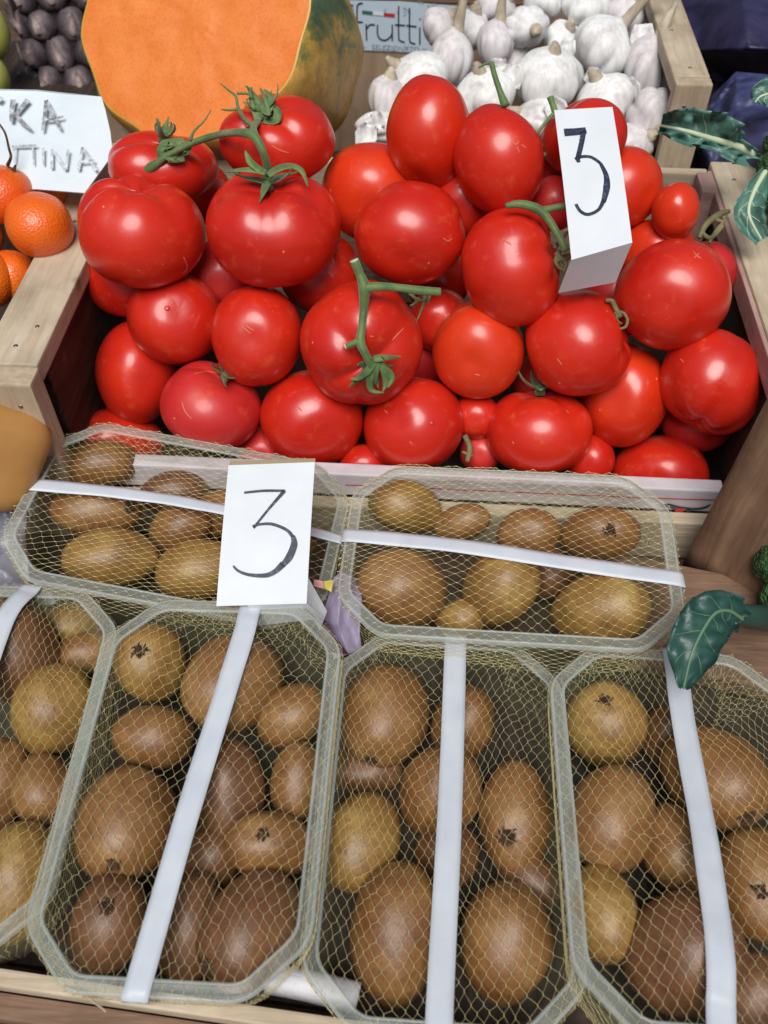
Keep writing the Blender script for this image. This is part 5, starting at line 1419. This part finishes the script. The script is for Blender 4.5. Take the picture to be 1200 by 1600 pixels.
# ------------------------------------------------------------------ leaves and broccoli
def leaf_mat(name, c0, c1):
    t = NT(name).set(rough=.45, spec=.5, coat=.1); co = t.coord(rnd=False)
    t.col(t.ramp(t.noise(co, 45, 4), [(.3, c0), (.7, c1)])).bump(t.noise(co, 160, 4), .35, .001)
leaf_mat('leaf_teal', (.045, .13, .10), (.10, .24, .19)); leaf_mat('leaf_dark', (.012, .05, .04), (.028, .095, .075))
NT('leaf_rib').set(base=(.13, .25, .15), rough=.5); NT('leaf_rib_pale').set(base=(.55, .62, .42), rough=.45)
def leaf(name, spine, left, right, mat, ribmat, lab, curl=.3, ribr=(.0016, .0006), wav=.002, seed=1, veins=5, cat='leaf'):
    """spine px,py,d ; left/right: half widths in px along the spine"""
    n = 26; m = 6; sp = smooth_path([at(*p) for p in spine], 8); N_ = len(sp); V = []; Fc = []
    lw = lerp_list(left, N_); rw = lerp_list(right, N_)
    rows = []
    for i, p in enumerate(sp):
        tn = (sp[min(i+1, N_-1)]-sp[max(i-1, 0)]).normalized(); t_ = (CC-p).normalized(); sd = tn.cross(t_).normalized(); nr = sd.cross(tn); s = (p-CC).dot(CF)/FPX
        row = []
        for k in range(-m, m+1):
            w_ = (rw[i] if k > 0 else lw[i])*s*abs(k)/m; q = abs(k)/m
            edge = 1+.07*noise.noise(Vector((i*.4, k*.1, seed)))*q+.018*noise.noise(Vector((i*1.9, k, seed)))*q
            row.append(p+sd*math.copysign(w_*edge, k)*1+nr*(curl*w_*q+wav*noise.noise(Vector((i*.35, k*.4, seed*3)))*q*2+.0007*abs(math.sin(i*1.1+abs(k)*.5))*q))
        rows.append(row)
    W2_ = 2*m+1
    for row in rows: V += row
    mm_ = len(V)
    for row in rows: V += [p-(CC-p).normalized()*.0005 for p in row]
    for i in range(N_-1):
        for k in range(W2_-1):
            a_ = i*W2_+k; q = (a_, a_+1, a_+W2_+1, a_+W2_); Fc += [q, tuple(x_+mm_ for x_ in q[::-1])]
    for i in range(N_-1):
        for k in (0, W2_-1): a_ = i*W2_+k; Fc.append((a_, a_+mm_, a_+W2_+mm_, a_+W2_))
    for k in range(W2_-1): Fc.append((k, k+1, k+1+mm_, k+mm_)); b = (N_-1)*W2_+k; Fc.append((b, b+mm_, b+1+mm_, b+1))
    o = centre(put(name, V, Fc, mat)); tag(o, lab, cat)
    rp = [p+(CC-p).normalized()*.0003 for p in sp]; adopt(put('midrib', *tube(rp, lerp_list(list(ribr), len(rp)), 8), ribmat), o)
    vp = []
    for q in range(1, veins+1):
        i = int(N_*q/(veins+2))+1
        for sg in (-1, 1):
            pts = []
            for z_ in range(0, m, 1):
                ii = min(N_-1, i+z_); kk = m+sg*z_; pts.append(rows[ii][kk]+(CC-rows[ii][kk]).normalized()*.0002)
            vp.append(tube(pts, lerp_list([.00028, .0001], len(pts)), 5))
    if vp: adopt(put('veins', *join(vp), ribmat), o)
    return o
leaf('drooping_leaf', [(1160, 968, .455), (1140, 955, .445), (1118, 958, .437), (1098, 985, .43), (1080, 1025, .425), (1068, 1076, .428)], [14, 30, 34, 40, 36, 4], [14, 26, 36, 42, 38, 4], 'leaf_dark', 'leaf_rib',
     'dark blue green leaf drooping over the rightmost punnet', .30, (.0011, .0005), .003, 3)
sp = smooth_path([at(1135, 956, .452), at(1170, 962, .47), at(1220, 968, .508)], 5)
o = centre(put('leaf_stalk', *tube(sp, lerp_list([.003, .006, .008], len(sp)), 12), 'leaf_dark')); tag(o, 'dark leaf stalk reaching in from the right edge to the drooping leaf', 'stalk')
leaf('curled_leaf', [(1178, 240, .585), (1150, 228, .58), (1110, 216, .575), (1070, 204, .572), (1032, 196, .575)], [4, 26, 16, 20, 10], [4, 16, 40, 34, 14], 'leaf_teal', 'leaf_rib_pale',
     'curled teal leaf with a pale thick rib over the corner of the garlic crate', .8, (.0028, .0008), .012, 5, 2)
leaf('curled_leaf', [(1196, 268, .56), (1178, 300, .555), (1170, 335, .552), (1190, 375, .555)], [6, 20, 26, 12], [6, 14, 22, 10], 'leaf_teal', 'leaf_rib_pale', 'small curled teal leaf at the right edge beside the tomato crate rim', .55, (.0018, .0006), .004, 8, 3)
leaf('curled_leaf', [(1240, 150, .60), (1215, 145, .60), (1190, 150, .60), (1180, 160, .602)], [12, 22, 18, 6], [14, 26, 22, 6], 'leaf_teal', 'leaf_rib_pale', 'pale teal leaf lying on the violet cabbage at the right edge', .2, (.0012, .0006), .003, 9, 2)
t = NT('broccoli_green').set(rough=.7); co = t.coord(rnd=False)
t.col(t.ramp(t.noise(co, 500, 3, .7), [(.35, (.012, .05, .012)), (.6, (.035, .11, .025)), (.75, (.12, .22, .07))])).bump(t.voro(co, 700), .9, .002)
def broccoli(lab, blobs, seed):
    rs = random.Random(seed); V = []; Fc = []
    for (x, y, r_px, d) in blobs:
        P = at(x, y, d); R_ = r_px*d/FPX
        bm = bmesh.new(); bmesh.ops.create_icosphere(bm, subdivisions=5, radius=1)
        o = len(V)
        for v in bm.verts:
            c = v.co.normalized(); q = 1+.16*noise.noise(c*2.2+Vector((seed, x, 0)))+.10*(.5-noise.voronoi(c*5+Vector((seed, 0, 0)))[0][0])+.05*(.5-noise.voronoi(c*16)[0][0]); V.append(P+c*R_*q)
        Fc += [tuple(v.index+o for v in f.verts) for f in bm.faces]; bm.free()
    o = centre(put('broccoli', V, Fc, 'broccoli_green')); tag(o, lab, 'broccoli'); return o
broccoli('green broccoli head cut by the right edge above the drooping leaf', [(1218, 880, 38, .515), (1224, 830, 36, .52), (1228, 930, 40, .515), (1264, 880, 54, .525), (1262, 960, 46, .53)], 3)
broccoli('green broccoli head at the right edge beside the curled leaves', [(1208, 260, 24, .60), (1212, 300, 26, .595), (1228, 340, 26, .59), (1216, 225, 22, .605)], 8)

def under(childname, parentname):
    for c in [o for o in bpy.data.objects if o.name.split('.')[0] == childname and o.parent and o.parent.type == 'EMPTY']:
        sib = [o for o in c.parent.children if o.name.split('.')[0] == parentname]
        if sib:      # sibling meshes share one frame, so the child keeps its place
            c.parent = sib[0]; c.matrix_parent_inverse = Matrix.Identity(4)
under('rim_bead', 'rim'); under('numeral', 'card_face'); under('lettering', 'sign_board'); under('rind', 'flesh')
for n_ in ('printed_word', 'flag_green', 'flag_white', 'flag_red', 'black_patch', 'patch_numeral', 'printed_swirls', 'small_print'): under(n_, 'paper_label')

# smaller pieces: every card, mesh and light is in place
for o in bpy.data.objects:
    if o.type == 'MESH' and not o.data.materials: o.data.materials.append(MATS['wood_pale'])
